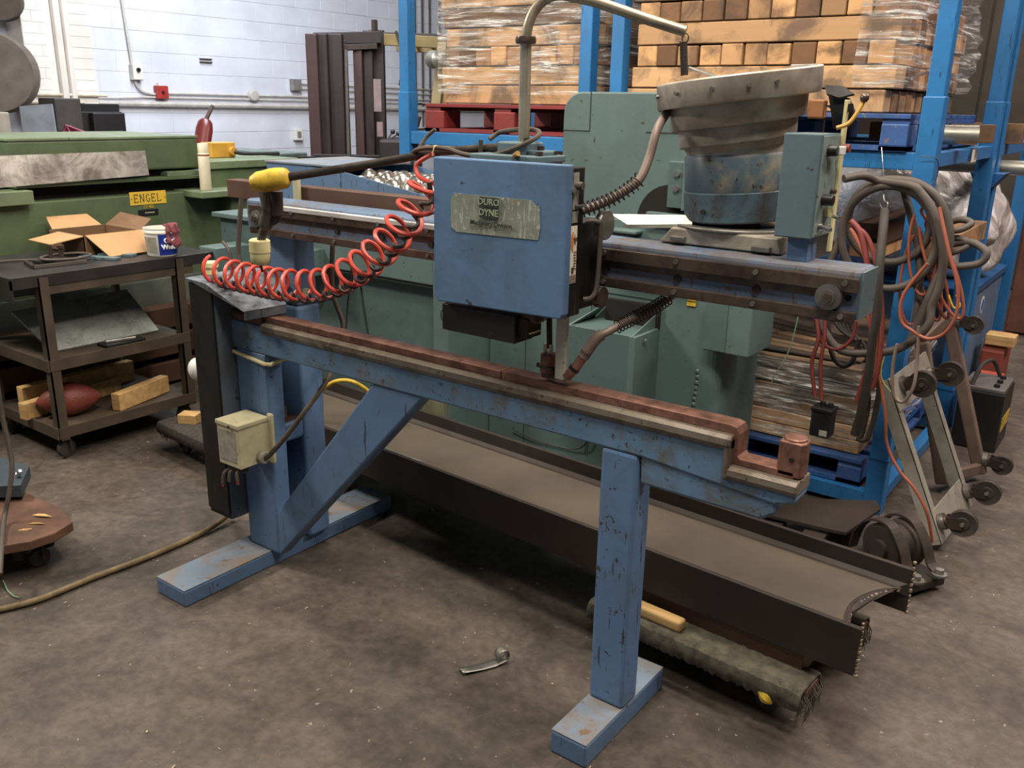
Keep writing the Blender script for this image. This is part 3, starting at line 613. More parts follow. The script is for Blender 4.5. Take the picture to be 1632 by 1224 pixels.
MB().cyl(Vector((CX-.03, CY-.120, 1.368)), Vector((CX-.03, CY-.128, 1.368)), .006).build('base_screw', M_rustb, bf)
MB().cyl((CX, CY, 1.326), (CX, CY, 1.333), .150, n=36).build('round_plate', M_steel, bf, bevel=.002)
MB().cyl((CX+.02, CY-.02, 1.333), (CX+.02, CY-.02, 1.348), .05, n=20).build('spring_mount', M_rustb, bf)
MB().prism([(CX-.135, 1.289), (CX-.105, 1.326), (CX+.16, 1.326), (CX+.17, 1.289)], 'Y', 1.965, 2.20).build('mount_casting', M_cast, bf, bevel=.004)
B(CX-.10, CX-.062, 1.950, 1.965, 1.296, 1.308).build('clamp_foot', M_steel, bf, bevel=.003); B(CX+.105, CX+.150, 1.950, 1.965, 1.292, 1.306).build('clamp_foot', M_steel, bf, bevel=.003)
# outlet track behind the rim on the right
MB().slab([at(1315, 138, Y=2.14), at(1345, 140, Y=2.10), at(1362, 152, Y=2.04), at(1338, 158, Y=2.02), at(1318, 152, Y=2.06)], .004).slab([at(1316, 168, Y=2.03), at(1360, 165, Y=2.03), at(1362, 176, Y=2.03), at(1340, 182, Y=2.03)], .005).build('outlet_chute', M_black, bf)
MB().slab([at(1320, 150, Y=2.04), at(1328, 205, Y=2.04), at(1350, 205, Y=2.04), at(1362, 180, Y=2.04), at(1352, 156, Y=2.04)], .012).build('outlet_guard', M_black, bf)
B(-.700, -.665, 2.03, 2.06, 1.585, 1.625).build('wood_wedge', plain('wedge_orange', (180, 116, 66), .7), bf, bevel=.004)
# hose from bowl to head, with a guard spring
P = [at(1068, 172, Y=2.02), at(1048, 205, Y=1.93), at(1035, 250, Y=1.90), at(1020, 285, Y=1.87), at(1000, 302, Y=1.85), at(965, 322, Y=1.82), at(925, 336, Y=1.78)]
dh = MB().tube(smooth_path(P, 6), .0105, 12).build('pin_hose', M_hosep, bf)
MB().tube(coil(P[3:], .0165, 13, 16), .0018, 6, caps=False).build('hose_spring', M_rustb, dh)
# aluminium angle lying behind the arm
tag(MB().slab([at(973, 341, Y=2.02), at(1000, 358, Y=1.99), at(1103, 357, Y=1.99), at(1103, 343, Y=2.02)], .003).slab([at(993, 358, Y=1.99), at(993, 363, Y=1.988), at(1103, 363, Y=1.988), at(1103, 357, Y=1.99)], .004).build('aluminium_chute', metal('aluminium_bright', (226, 222, 206), .4)), 'bright bare aluminium channel resting behind the arm left of the feeder base', 'chute')

# control box
cbx = thing('control_box', 'grey-green control box with knobs and toggle switches on the arm end', 'control box', (-.65, 1.96, 1.286))
zc0, zc1 = 1.338, 1.556
B(-.700, -.618, 1.905, 2.030, zc0, zc1).build('housing', M_ctrl, cbx, bevel=.003)
B(-.619, -.6155, 1.912, 2.026, zc0+.004, zc1-.004).build('face_plate', paint('control_face', (128, 148, 142), chip=(60, 64, 66), amt=.7, grime=.3, scratch=False), cbx, bevel=.001)
def knob(y, z, r, l, mat=M_blk, nm='knob'): return MB().cyl((-.616, y, z), (-.616+l, y, z), r, r*.9, 18).build(nm, mat, cbx, bevel=.001)
knob(1.945, 1.420, .0125, .024); knob(1.945, 1.522, .012, .020); B(-.600, -.588, 1.955, 1.975, 1.513, 1.531).build('switch_block', M_white, cbx, bevel=.002)
MB().cyl((-.600, 1.99, 1.526), (-.585, 1.99, 1.526), .009, n=14).build('red_button', M_red, cbx)
for y, z in ((1.940, 1.352+.012), (1.985, 1.385)):
    tgl = knob(y, z, .007, .008, M_steel, 'toggle_switch'); MB().cyl((-.608, y, z), (-.585, y-.012, z-.004), .0035, .0045, 10).build('lever', M_bright, tgl)
MB().slab([(-.608, 1.962, 1.405), (-.608, 1.968, 1.382), (-.600, 1.985, 1.380), (-.600, 1.975, 1.398)], .008).build('cream_lever', M_cream, cbx)
for y, z in ((1.925, 1.348), (1.96, 1.352), (2.01, 1.358)): MB().cyl((-.616, y, z), (-.612, y, z), .003, n=8).build('screw', M_bright, cbx)
knob(1.995, 1.435, .006, .012, M_rail, 'cable_entry')
B(-.618, -.611, 2.020, 2.040, 1.300, 1.625).build('back_strip', M_cream, cbx, bevel=.001)
MB().tube(smooth_path([at(1333, 204, Y=1.99), at(1352, 197, Y=2.0), at(1366, 180, Y=2.01), at(1376, 162, Y=2.02)], 5), .0045, 8).build('yellow_tube', plain('tube_yellow', (196, 150, 60), .5), cbx)
MB().ball(at(1378, 156, Y=2.02), .010, 10).build('fitting', M_rail, cbx)
B(-.676, -.628, 1.925, 1.985, 1.284, 1.340).build('support_post', M_blue, cbx, bevel=.004)
# brown channel and cream bracket behind the arm
br = thing('cable_trough', 'rusty brown cable trough behind the polished arm rail, left of the head', 'trough', (-2.2, 2.06, 1.27))
a, b_ = at(470, 296, Y=2.05), at(692, 333, Y=2.05)
B(a.x, b_.x, 2.04, 2.10, 1.268, a.z).build('trough', M_brown, br, bevel=.002); B(at(390, 290, Y=2.12).x, at(452, 290, Y=2.12).x, 2.04, 2.10, 1.26, a.z).build('trough_end', M_brown, br, bevel=.002)
c = at(474, 300, Y=2.03); B(c.x-.014, c.x+.014, 2.02, 2.035, 1.272, 1.372).build('bracket', M_jbox, br, bevel=.003); MB().cyl((c.x-.014, 2.02, 1.362), (c.x-.014, 2.012, 1.362), .008).build('bolt', M_steel, br)

# ================================================================== STEEL BEAM and what carries it
A0 = Vector((-.439, 2.105, 0)); U = (Vector((-2.64, 2.25, 0))-A0).normalized(); V = Vector((-U.y, U.x, 0)); V = V if V.y > 0 else -V
def loc3(u, v, z): return A0+U*u+V*v+Vector((0, 0, z))
sbm = thing('steel_beam', 'long dark wide-flange steel beam lying on its side behind the blue machine', 'steel beam', tuple(loc3(0, .21, .19)))
WB, T, ZB, ZT, ZM = .425, .016, .212, .352, .284
sec = [(0, ZB), (T, ZB), (T, ZM-.020), (T+.012, ZM-.009)] + [(T+.012+(WB-2*T-.024)*k/10, ZM-.007) for k in range(1, 10)] + [(WB-T-.012, ZM-.009), (WB-T, ZM-.020), (WB-T, ZB), (WB, ZB), (WB, ZT), (WB-T, ZT), (WB-T, ZM+.020), (WB-T-.012, ZM+.009)] + [(WB-T-.012-(WB-2*T-.024)*k/10, ZM+.007) for k in range(1, 10)] + [(T+.012, ZM+.009), (T, ZM+.020), (T, ZT), (0, ZT)]
mb = MB(); n = len(sec); us = [0, .02, 2.9]
vs = []
for j, u in enumerate(us):
    for (v, z) in sec:
        uu = u
        if j < 2:
            k = max(0, min(1, (v-T)/(WB-2*T))); web = math.sin(PI*k)**.6 if T < v < WB-T else 0
            uu = u+web*.085+(random.uniform(-.005, .005) if j == 0 else 0)
        vs.append(loc3(uu, v, z))
fs = [tuple(range(n))]+[tuple(range(2*n, 3*n))[::-1]]
for j in range(2):
    for i in range(n): fs.append((j*n+i, j*n+n+i, j*n+n+(i+1) % n, j*n+(i+1) % n))
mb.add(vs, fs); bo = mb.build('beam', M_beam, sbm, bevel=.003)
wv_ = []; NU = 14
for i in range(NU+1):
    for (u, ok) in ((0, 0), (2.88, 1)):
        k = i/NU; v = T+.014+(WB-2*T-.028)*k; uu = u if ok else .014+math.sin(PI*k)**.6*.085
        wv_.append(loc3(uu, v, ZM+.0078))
MB().add(wv_, [(2*i, 2*i+1, 2*i+3, 2*i+2) for i in range(NU)]).build('lit_web', plain('web_lit_tone', (84, 73, 59), .8, 0, .3, 2.5), sbm, solid=.001)  # overhead light on the web, painted in as a paler sheet
cut = MB()
for k in range(46):                                    # torch-cut slag beads along the end
    t_ = k/45
    if t_ < .3: v, z, w = T/2, ZB+.16*t_/.3, 0
    elif t_ < .8: v = T+(WB-2*T)*(t_-.3)/.5; z = ZM; w = math.sin(PI*(v-T)/(WB-2*T))**.6
    else: v, z, w = WB-T/2, ZB+.16*(t_-.8)/.2, 0
    r = random.uniform(.004, .0075); c = loc3(w*.085-.001, v, z); cut.ball(c, r, 6)
o = cut.build('torch_cut_edge', plain('slag_tan', (150, 130, 102), .7, .2, .4, 60), sbm); o['kind'] = 'stuff'
tag(MB().bar(loc3(.80, .03, .3545)-U*0, loc3(1.12, .02, .3545), .008, .003).build('metal_strip', M_steel), 'short thin bright metal strip lying on the near flange of the steel beam', 'metal strip') if False else None
o = MB().bar(loc3(1.60, .012, .354), loc3(1.88, .010, .354), .010, .003).build('metal_strip', M_bright); tag(o, 'short thin bright strip lying along the edge of the dark steel beam', 'metal strip')
# carpeted dollies
def caster(mbp, c, r, d=(1, 0, 0), w=.03, parent=None, mw_=None):
    """caster hanging below c: wheel centre r above its ground"""
    c = Vector(c); d = Vector(d).normalized()
    f = MB().cyl(c, c-Vector((0, 0, .012)), .03, n=14).build('caster', M_rail, parent)
    wc = Vector((c.x, c.y, 0))+Vector((0, 0, r)); MB().bar(c+d*(w*.7)-Vector((0, 0, .01)), wc+d*(w*.7), .03, .004, up=(d.y, -d.x, 0)).build('fork', M_rail, f); MB().bar(c-d*(w*.7)-Vector((0, 0, .01)), wc-d*(w*.7), .03, .004, up=(d.y, -d.x, 0)).build('fork', M_rail, f)
    MB().lathe([(0, -w/2), (r*.75, -w/2), (r, -w*.35), (r, w*.35), (r*.75, w/2), (0, w/2)], wc, d, 22).build('wheel', mw_ or M_tire, f)
def dolly(label, u0, u1, v0, v1, zt, name='carpeted_dolly', carpet=M_carpet):
    t = thing(name, label, 'dolly', tuple(loc3((u0+u1)/2, (v0+v1)/2, 0)))
    for va in (v0, v1-.09):
        mb = MB().slab([loc3(u0, va, zt-.012), loc3(u1, va, zt-.012), loc3(u1, va+.09, zt-.012), loc3(u0, va+.09, zt-.012)], -.03); mb.build('rail', M_brown, t, bevel=.004)
        # carpet wrapped over the rail
        pr = [(-.034, -.050), (-.036, -.02), (-.030, -.004), (-.018, .001), (.02, .002), (.08, .002), (.098, -.004), (.104, -.02), (.102, -.05)]
        m2 = MB(); N = 90
        for i in range(N+1):
            u = u0+(u1-u0)*i/N
            for (dv, dz) in pr:
                nz = noise.noise(Vector((u*60, dv*60, zt)))*.004+random.uniform(-.0015, .0015); m2.v.append(loc3(u, va+dv+nz*.5, zt+dz+nz*.7+(random.uniform(-.006, .004) if dz < -.045 else 0)))
        q = len(pr)
        for i in range(N):
            for k in range(q-1): m2.f.append((i*q+k, i*q+k+1, (i+1)*q+k+1, (i+1)*q+k))
        m2.sm = True; m2.build('carpet_cover', carpet, t, solid=.006)
        fr = MB()
        for k in range(70):
            u = u0+random.uniform(-.004, .014) if k % 2 else u1-random.uniform(-.004, .014); p = loc3(u, va+random.uniform(-.03, .1), zt-.02)
            fr.tube([p, p+U*(-.01 if k % 2 else .01)+Vector((random.uniform(-.01, .01), 0, -.02)), p+Vector((random.uniform(-.015, .015), random.uniform(-.01, .01), -random.uniform(.04, .085)))], .0014, 4)
        for k in range(900):
            u = random.uniform(u0, u1); dv = random.choice((random.uniform(-.03, .095), -.034)); dz = .001 if dv > -.03 else random.uniform(-.05, -.005); p = loc3(u, va+dv, zt+dz)
            fr.add([p+U*.0012, p-U*.0012, p+Vector((random.uniform(-.006, .006), random.uniform(-.010, .002), random.uniform(.0, .007)))], [(0, 1, 2)])
        o = fr.build('carpet_fringe', carpet, t); o['kind'] = 'stuff'
    for u in (u0+.07, u1-.13): MB().slab([loc3(u, v0, zt-.042), loc3(u+.07, v0, zt-.042), loc3(u+.07, v1, zt-.042), loc3(u, v1, zt-.042)], -.03).build('cross_board', M_brown, t, bevel=.004)
    for u in (u0+.12, u1-.10):
        for v in (v0+.05, v1-.06): caster(None, loc3(u, v, zt-.072), (zt-.085)/2 if zt < .12 else .032, d=tuple(V), parent=t)
    return t
d1 = dolly('low dolly with frayed grey-green carpet under the near end of the steel beam', .10, .78, -.045, .42, .150)
d2 = dolly('low dolly covered in dark frayed carpet behind the black cabinet at the far left end', 2.80, 3.22, -.12, .40, .150, carpet=M_rug)
o = MB().obox(loc3(.30, .05, .170), (.10, .07, .034), Matrix.Rotation(.1, 3, 'Z')).build('packing_block', M_brown); 
tag(o, 'dark packing board between carpeted dolly and steel beam, nearest the cut end', 'wood block')
for (u, L) in ((.30, 0), (2.95, 1)): pass
o.data.transform(Matrix.Scale(1, 4)); 
ob2 = MB().slab([loc3(.14, .02, .153), loc3(.70, .02, .153), loc3(.70, .34, .153), loc3(.14, .34, .153)], .056).build('packing_board', M_brown, None, bevel=.003); tag(ob2, 'wide dark packing board lying on the carpeted dolly under the steel beam', 'board')
bpy.data.objects.remove(o)
ob3 = MB().slab([loc3(2.84, .02, .153), loc3(3.0, .02, .153), loc3(3.0, .34, .153), loc3(2.84, .34, .153)], .056).build('packing_board', M_brown, None, bevel=.003); tag(ob3, 'dark packing board carrying the far left end of the steel beam', 'board')
wb_ = MB(); c = loc3(.56, -.03, .153); wb_.obox(c+Vector((0, 0, .018)), (.165, .04, .036), Matrix.Rotation(math.atan2(-U.y, -U.x), 3, 'Z'))
o = wb_.build('wood_chock', M_lumber, None, bevel=.010, seg=3); tag(o, 'small pale rough wood chock lying on the carpeted dolly in front of the beam', 'wood block')
o = MB().obox(loc3(3.10, -.05, .175), (.09, .07, .045), Matrix.Rotation(.5, 3, 'Z')).build('wood_chock', M_lumber, None, bevel=.003); tag(o, 'small pale wood offcut on the dark carpeted dolly left of the black cabinet', 'wood block')
yp = MB().tube(smooth_path([loc3(.235, -.062, .125), loc3(.22, -.075, .112), loc3(.195, -.078, .100), loc3(.175, -.074, .088)], 4), [.008, .012, .014, .012, .008, .006, .009, .014, .017, .017, .014, .010, .007], 8).build('yellow_tag', M_yel); tag(yp, 'small twisted yellow plastic tag hanging on the carpeted dolly', 'tag')

# ================================================================== SCRAP STRIP, floor debris
st = thing('metal_strip', 'curled grey sheet-metal strip lying alone on the open floor', 'metal strip', (-1.395, 1.76, 0))
P0, P1, P2 = at(735, 1073, Z=.004), at(785, 1068, Z=.004), at(800, 1055, Z=.004)
d = (P2-P0).normalized(); s_ = d.cross(Vector((0, 0, 1))); L = (P2-P0).length
pts = [(0, .010), (.2*L, .004), (.5*L, .003), (.8*L, .004), (L, .008)] + [(L+.018*math.sin(a), .026-.020*math.cos(a)) for a in [k*PI/7 for k in range(1, 13)]]
def sf(i, j): k = min(int(i*(len(pts)-1)), len(pts)-1); u, z = pts[k]; return P0+d*u+s_*((j-.5)*.032)+Vector((0, 0, z+.003*math.sin(u*50)*j))
MB().grid(sf, len(pts)-1, 3).build('strip', M_steel, st, solid=.0015)
deb = MB()
for k in range(150):
    x, y = random.uniform(-3.2, .6), random.uniform(.9, 4.2); r = random.uniform(.001, .0035); z0 = .0006
    a = random.uniform(0, PI); deb.obox((x, y, r*.5+z0), (r*random.choice((1.5, 2, 5)), r, r*.9), Matrix.Rotation(a, 3, 'Z'))
o = deb.build('floor_debris', plain('debris_pale', (190, 176, 150), .8)); tag(o, 'tiny pale chips and crumbs scattered over the concrete floor', 'debris', kind='stuff')

# ================================================================== TEAL PRESS
tp = thing('teal_press', 'tall grey-green press machine with rounded top and hooded chute behind the arm', 'press', (-1.8, 3.2, 0))
rc = [(-1.985, 1.19), (-1.985, 1.56)] + [(-1.905-.08*math.cos(a), 1.575+.08*math.sin(a)) for a in [k*PI/12 for k in range(1, 7)]] + [(-1.33, 1.655), (-1.33, 1.19)]
MB().prism(rc, 'Y', 3.0, 3.40).build('head_housing', M_teal, tp, bevel=.006)
B(-2.337, -1.50, 3.0, 3.45, 0, .93).build('lower_cabinet', M_teal, tp, bevel=.006)
B(-1.985, -1.50, 2.995, 3.42, .90, 1.195).build('front_panel', M_teal, tp, bevel=.004)
B(-1.545, -1.248, 2.985, 3.40, .0, 1.20).build('column', M_teal, tp, bevel=.045, seg=5)
B(-1.60, -1.24, 3.02, 3.40, 1.15, 1.25).build('column', M_teal2, tp, bevel=.01)
# seams
sm_ = plain('seam_dark', (44, 56, 54), .8)
B(-1.985, -1.862, 2.998, 3.001, 1.512, 1.515).build('seam', sm_, tp); B(-1.864, -1.861, 2.998, 3.001, 1.512, 1.655).build('seam', sm_, tp)
B(-1.62, -1.47, 2.998, 3.001, 1.515, 1.518).build('seam', sm_, tp)
B(-1.815, -1.812, 2.993, 2.996, .2, 1.13).build('seam', sm_, tp); B(-2.14, -2.137, 2.998, 3.001, .1, .93).build('seam', sm_, tp)
# round opening and recess
MB().cyl((-1.50, 2.996, 1.20), (-1.50, 3.004, 1.20), .135, n=32).build('round_opening', M_dark, tp)
B(-1.66, -1.36, 2.985, 2.994, 1.045, 1.19).build('opening_cover', M_teal, tp, bevel=.003); B(-1.58, -1.35, 2.96, 2.995, 1.19, 1.235).build('feed_table', M_teal2, tp, bevel=.004)
B(-1.64, -1.36, 2.90, 2.984, 1.06, 1.135).build('die_block', plain('die_dark', (62, 66, 66), .6), tp, bevel=.004)
MB().cyl((-1.72, 2.95, 1.165), (-1.72, 2.95, 1.185), .013, n=6).build('bolt', M_steel, tp); B(-1.76, -1.60, 2.93, 2.995, 1.150, 1.162).build('ledge', M_teal, tp, bevel=.003)
rcs = B(-1.505, -1.435, 2.975, 3.0, 1.255, 1.42).build('guide_channel', M_teal2, tp, bevel=.003)
B(-1.437, -1.425, 2.955, 3.0, 1.250, 1.425).build('guide_rail', M_teal, rcs, bevel=.002); B(-1.423, -1.36, 2.97, 3.0, 1.25, 1.54).build('guide_side', M_teal, rcs, bevel=.002)
for z in (1.325, 1.378): MB().cyl((-1.468, 2.976, z), (-1.468, 2.966, z), .011, n=10).build('bolt', M_bright, rcs)
# hooded scrap chute
B(-1.735, -1.50, 2.97, 2.999, .795, .885).build('chute_opening', M_dark, tp)
hc = MB().prism([(2.995, .50), (2.80, .56), (2.80, .80), (2.995, .80)], 'X', -1.80, -1.525).build('chute_hood', M_teal2, tp, bevel=.002)
hm = MB().slab([(-1.80, 2.80, .80), (-1.525, 2.80, .80), (-1.50, 2.78, .845), (-1.53, 2.99, .86), (-1.53, 2.99, .80)], .004)
B(-1.528, -1.500, 2.795, 2.998, .44, .80).build('hood_flange', M_teal, hc, bevel=.002); MB().slab([(-1.514, 2.795, .80), (-1.514, 2.80, .74), (-1.514, 2.998, .72), (-1.514, 2.998, .86)], .004).build('hood_cheek', M_teal, hc)
MB().slab([(-1.80, 2.80, .80), (-1.79, 2.80, .80), (-1.735, 2.995, .87), (-1.80, 2.995, .80)], .004).build('hood_cheek', M_teal, hc)
MB().cyl((-1.495, 2.86, .775), (-1.488, 2.86, .775), .008, n=8).build('bolt', M_bright, hc)
MB().cyl((-1.805, 2.99, .675), (-1.805, 2.965, .675), .012, n=10).build('knob', M_steel, tp)
B(-1.395, -1.36, 2.979, 2.985, .905, .95).build('yellow_label', M_yel, tp)
B(-1.395, -1.36, 2.9775, 2.9792, .935, .938).build('printed_line', M_dark, tp)
B(-1.395, -1.36, 2.9775, 2.9792, .922, .924).build('printed_line', M_dark, tp)
B(-1.30, -1.125, 2.94, 3.16, .76, .955).build('side_box', M_teal, tp, bevel=.004); B(-1.301, -1.215, 2.937, 2.941, .765, .95).build('box_door', M_teal2, tp)
lm = MB()
for k in range(9): lm.ball((-1.335+random.uniform(-.004, .004), 2.984, .66-k*.022), .009, 6, (1, .5, 1.2))
o = lm.build('cast_lettering', M_teal, tp); o['kind'] = 'stuff'
MB().tube(smooth_path([at(818, 685, Y=2.99), at(850, 700, Y=2.99), at(900, 714, Y=2.99), at(925, 714, Y=2.98), at(938, 700, Y=2.98)], 5), .0025, 6).build('cable', M_blk, tp)
# wide teal shear body further left
ts = thing('teal_shear', 'wide low grey-green machine body with a dark undercut, left of the tall press', 'machine', (-2.8, 2.9, 0))
B(-3.42, -2.43, 2.74, 3.30, .875, 1.15).build('upper_body', M_teal, ts, bevel=.006)
B(-3.42, -2.43, 2.80, 3.28, .05, .875).build('lower_body', M_teal2, ts, bevel=.004)
B(-3.42, -2.44, 2.75, 2.80, .862, .875).build('undercut', sm_, ts)
B(-2.43, -2.345, 2.73, 3.30, .05, 1.17).build('end_column', M_teal, ts, bevel=.006)
MB().bar((-2.94, 2.797, .86), (-2.84, 2.797, .30), .006, .006).build('crease', sm_, ts)
B(-2.47, -2.345, 2.70, 2.728, .05, .50).build('foot_box', paint('olive_box', (112, 112, 84), amt=.2, grime=.4, scratch=False), ts, bevel=.004)
B(-3.42, -3.10, 2.6, 2.745, .84, .96).build('side_ledge', M_teal, ts, bevel=.004)
MB().slab([at(715, 660, Y=2.62), at(770, 656, Y=2.66), at(700, 672, Y=2.50), at(690, 668, Y=2.50)], .01).build('tray', paint('pale_sheet', (150, 146, 124), amt=.3), ts) if False else None

# blue tray of metal cups on the teal body
tr = thing('parts_bin', 'long sloping blue bin with folded rim holding shiny metal cups behind the arm', 'bin', (-2.9, 2.72, 1.15))
a0, a1, a2, a3 = at(455, 290, Y=2.70), at(500, 282, Y=2.70), at(535, 275, Y=2.70), at(700, 318, Y=2.70)
zb = 1.155
MB().prism([(a0.x-.12, zb), (a0.x-.12, 1.335), (a2.x, a2.z+.012), (a3.x, a3.z), (a3.x, zb)], 'Y', 2.695, 2.702).build('front_side', M_blue, tr)
MB().prism([(a0.x-.12, zb), (a0.x-.12, 1.335), (a2.x, a2.z+.012), (a3.x, a3.z), (a3.x, zb)], 'Y', 3.195, 3.202).build('back_side', M_blue, tr)
B(a0.x-.12, a3.x, 2.70, 3.20, zb, zb+.006).build('bottom', M_blue, tr); B(a0.x-.125, a0.x-.118, 2.70, 3.20, zb, 1.335).build('end_side', M_blue, tr); B(a0.x-.13, a2.x+.02, 2.69, 3.20, 1.330, 1.340).build('rim_shelf', M_bluetop, tr, bevel=.002)
cup_me = None; ci = 0
CL_ = [(r, c_) for r in range(5) for c_ in range(9)]
for r in range(4):
    for c_ in range(7):
        x = -2.95+c_*.096+(.04 if r % 2 else 0); y = 2.76+r*.105; z = 1.252-c_*.002+.008*((c_*3+r*5) % 3)
        if cup_me is None:
            cu = MB().lathe([(0, -.034), (.020, -.034), (.028, -.026), (.043, .0), (.046, .012), (.044, .032), (.034, .044), (.016, .050), (0, .051)], (0, 0, 0), n=18).build('metal_cup', metal('cup_steel', (190, 184, 172), .22), None)
            cup_me = cu.data; o = cu
        else: o = bpy.data.objects.new('metal_cup', cup_me); COL.objects.link(o)
        o.location = (x, y, z); o.rotation_euler = (random.uniform(-1.1, 1.1), random.uniform(-1.1, 1.1), 0)
        o['label'] = 'shiny metal cup in the blue bin, %s row from the front, %s from the left' % (('first', 'second', 'third', 'fourth')[r], ('first', 'second', 'third', 'fourth', 'fifth', 'sixth', 'seventh')[c_]); o['category'] = 'metal cup'; o['group'] = 'metal cups in the blue bin'

# ================================================================== RACKS
def rack(label, x0, x1, y0, y1, upper=True, name='stacking_rack', w=.075):
    t = thing(name, label, 'rack', ((x0+x1)/2, (y0+y1)/2, 0))
    for x in (x0, x1-w):
        for y in (y0, y1-w):
            p = B(x, x+w, y, y+w, 0, 1.66).build('post', M_rack, t, bevel=.004)
            if upper: B(x+.006, x+w-.006, y+.006, y+w-.006, 1.62, 3.2).build('upper_post', M_rack, t, bevel=.004)
            B(x-.004, x+w+.004, y-.004, y+w+.004, .24, .245).build('weld_band', M_rackd, p)
    for z0, z1 in ((1.395, 1.460), (.02, .085)):
        for y in (y0+.012, y1-w+.012): B(x0+w, x1-w, y, y+.05, z0, z1).build('front_beam' if y < (y0+y1)/2 else 'back_beam', M_rack, t, bevel=.003)
        for x in (x0+.012, x1-w+.012): B(x, x+.05, y0+w, y1-w, z0+.01, z1).build('side_beam', M_rack, t, bevel=.003)
    return t
rA = rack('bright blue stacking rack with coiled hoses hanging, right of the machine', -2.165, -.752, 3.62, 4.92)
rB = rack('bright blue stacking rack carrying the red pallet, beside the forklift', -3.455, -2.255, 3.62, 4.92)
rC = rack('bright blue stacking rack farthest back on the right, behind the plastic-wrapped load', -2.165, -.752, 5.00, 6.30)
B(-.752+.0, -.750, 4.30, 4.40, 1.405, 1.458).build('white_label', M_white, rA)
MB().prism([(-.86, 1.33), (-.70, 1.33), (-.752, 1.26), (-.82, 1.26)], 'Y', 4.93, 5.09).build('flared_cup', M_rackd, rC, bevel=.003)
MB().tube(smooth_path([(-.80, 3.60, 1.45), (-.745, 3.61, 1.44), (-.74, 3.63, 1.38), (-.76, 3.61, 1.34)], 4), .0015, 5).build('loose_wire', M_blk, rA)

def pallet(name, label, x0, x1, y0, y1, z0, h, mat, nb=9, blocks=True, group=None):
    t = thing(name, label, 'pallet', ((x0+x1)/2, (y0+y1)/2, z0)); dh = .018
    wv = lambda s: random.uniform(-.003, .003)
    for i in range(nb):
        yy = y0+(y1-y0-.09)*i/(nb-1); B(x0+wv(0), x1+wv(0), yy, yy+.085, z0+h-dh, z0+h).build('deck_board', mat, t, bevel=.002)
    for x in (x0+.0, (x0+x1)/2-.05, x1-.10):
        B(x, x+.10, y0+.01, y1-.01, z0+h-2*dh, z0+h-dh).build('stringer_board', mat, t)
        for y in (y0, (y0+y1)/2-.07, y1-.14): B(x, x+.13 if x < x1-.2 else x+.10, y, y+.14, z0+dh, z0+h-2*dh).build('block', mat, t, bevel=.005)
        B(x, x+.10, y0, y1, z0, z0+dh).build('bottom_board', mat, t)
    for y in (y0, y1-.1): B(x0, x1, y, y+.10, z0+.001, z0+dh+.001).build('bottom_board', mat, t)
    return t
pallet('pallet', 'chipped red wooden pallet on the left blue rack shelf', -3.30, -2.28, 3.66, 4.80, 1.462, .142, M_pallr)
pallet('pallet', 'battered blue wooden pallet on the shelf of the right blue rack', -2.10, -.86, 3.62, 4.86, 1.462, .135, M_pallb)
pallet('pallet', 'dirty blue wooden pallet on the floor inside the right blue rack', -2.05, -.86, 3.66, 4.85, .088, .115, M_pallb)

def film(parent, x0, x1, y0, y1, z0, z1, off=.012, amp=.016, n=70, m=18, arc=(0, 1)):
    per = 2*((x1-x0)+(y1-y0)); mb = MB()
    def f(i, j):
        s = ((arc[0]+(arc[1]-arc[0])*i) % 1.0)*per; X, Y_ = x1-x0, y1-y0
        if s < X: p, nn = Vector((x0+s, y0, 0)), Vector((0, -1, 0))
        elif s < X+Y_: p, nn = Vector((x1, y0+s-X, 0)), Vector((1, 0, 0))
        elif s < 2*X+Y_: p, nn = Vector((x1-(s-X-Y_), y1, 0)), Vector((0, 1, 0))
        else: p, nn = Vector((x0, y1-(s-2*X-Y_), 0)), Vector((-1, 0, 0))
        z = z0+(z1-z0)*j
        q = noise.noise(Vector((p.x*3, p.y*3, z*22)))
        return p+nn*(off+amp*(.5+q))+Vector((0, 0, z))
    mb.grid(f, n, m); return mb.build('stretch_film', M_film, parent)
def stack(name, label, x0, x1, y0, y1, z0, layers, h, wdt=.092, jit=.006, fz=None, rotz=0, films=True, foff=.012, famp=.016, dark=99, arc=(0, 1)):
    """layers: 'L' timbers along X, 'E' timbers along Y (ends to the front)"""
    t = thing(name, label, 'timber stack', ((x0+x1)/2, (y0+y1)/2, z0)); k = len(layers)
    for l, c in enumerate(layers):
        ex = random.uniform(-.02, .02); za, zb_ = z0+l*h+.0015, z0+(l+1)*h-.0015; dx = .03*(1-l/k) if c == 'L' else 0
        if c == 'L':
            n = int((y1-y0)/wdt)
            for i in range(n):
                ya = y0+i*(y1-y0)/n; j1, j2 = random.uniform(-jit, jit)+ex, random.uniform(-jit, jit)+ex
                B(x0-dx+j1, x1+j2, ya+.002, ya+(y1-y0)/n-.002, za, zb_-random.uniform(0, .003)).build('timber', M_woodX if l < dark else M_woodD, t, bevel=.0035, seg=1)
        else:
            n = int((x1-x0)/wdt)
            for i in range(n):
                xa = x0+i*(x1-x0)/n; j1, j2 = random.uniform(-jit, jit), random.uniform(-jit, jit)
                B(xa+.002, xa+(x1-x0)/n-random.uniform(.002, .006), y0+j1, y1+j2, za, zb_-random.uniform(0, .006)).build('timber', M_woodY, t, bevel=.0035, seg=1)
    if films: 
        f0, f1 = fz or (z0+.5*h, z0+k*h)
        film(t, x0-.03, x1+.02, y0-jit, y1+jit, f0, f1, foff, famp, arc=arc)
    return t
stack('timber_stack', 'film-wrapped stack of timbers standing on the red pallet', -3.19, -2.30, 3.70, 4.75, 1.606, 'LLELLLEL', .0905)
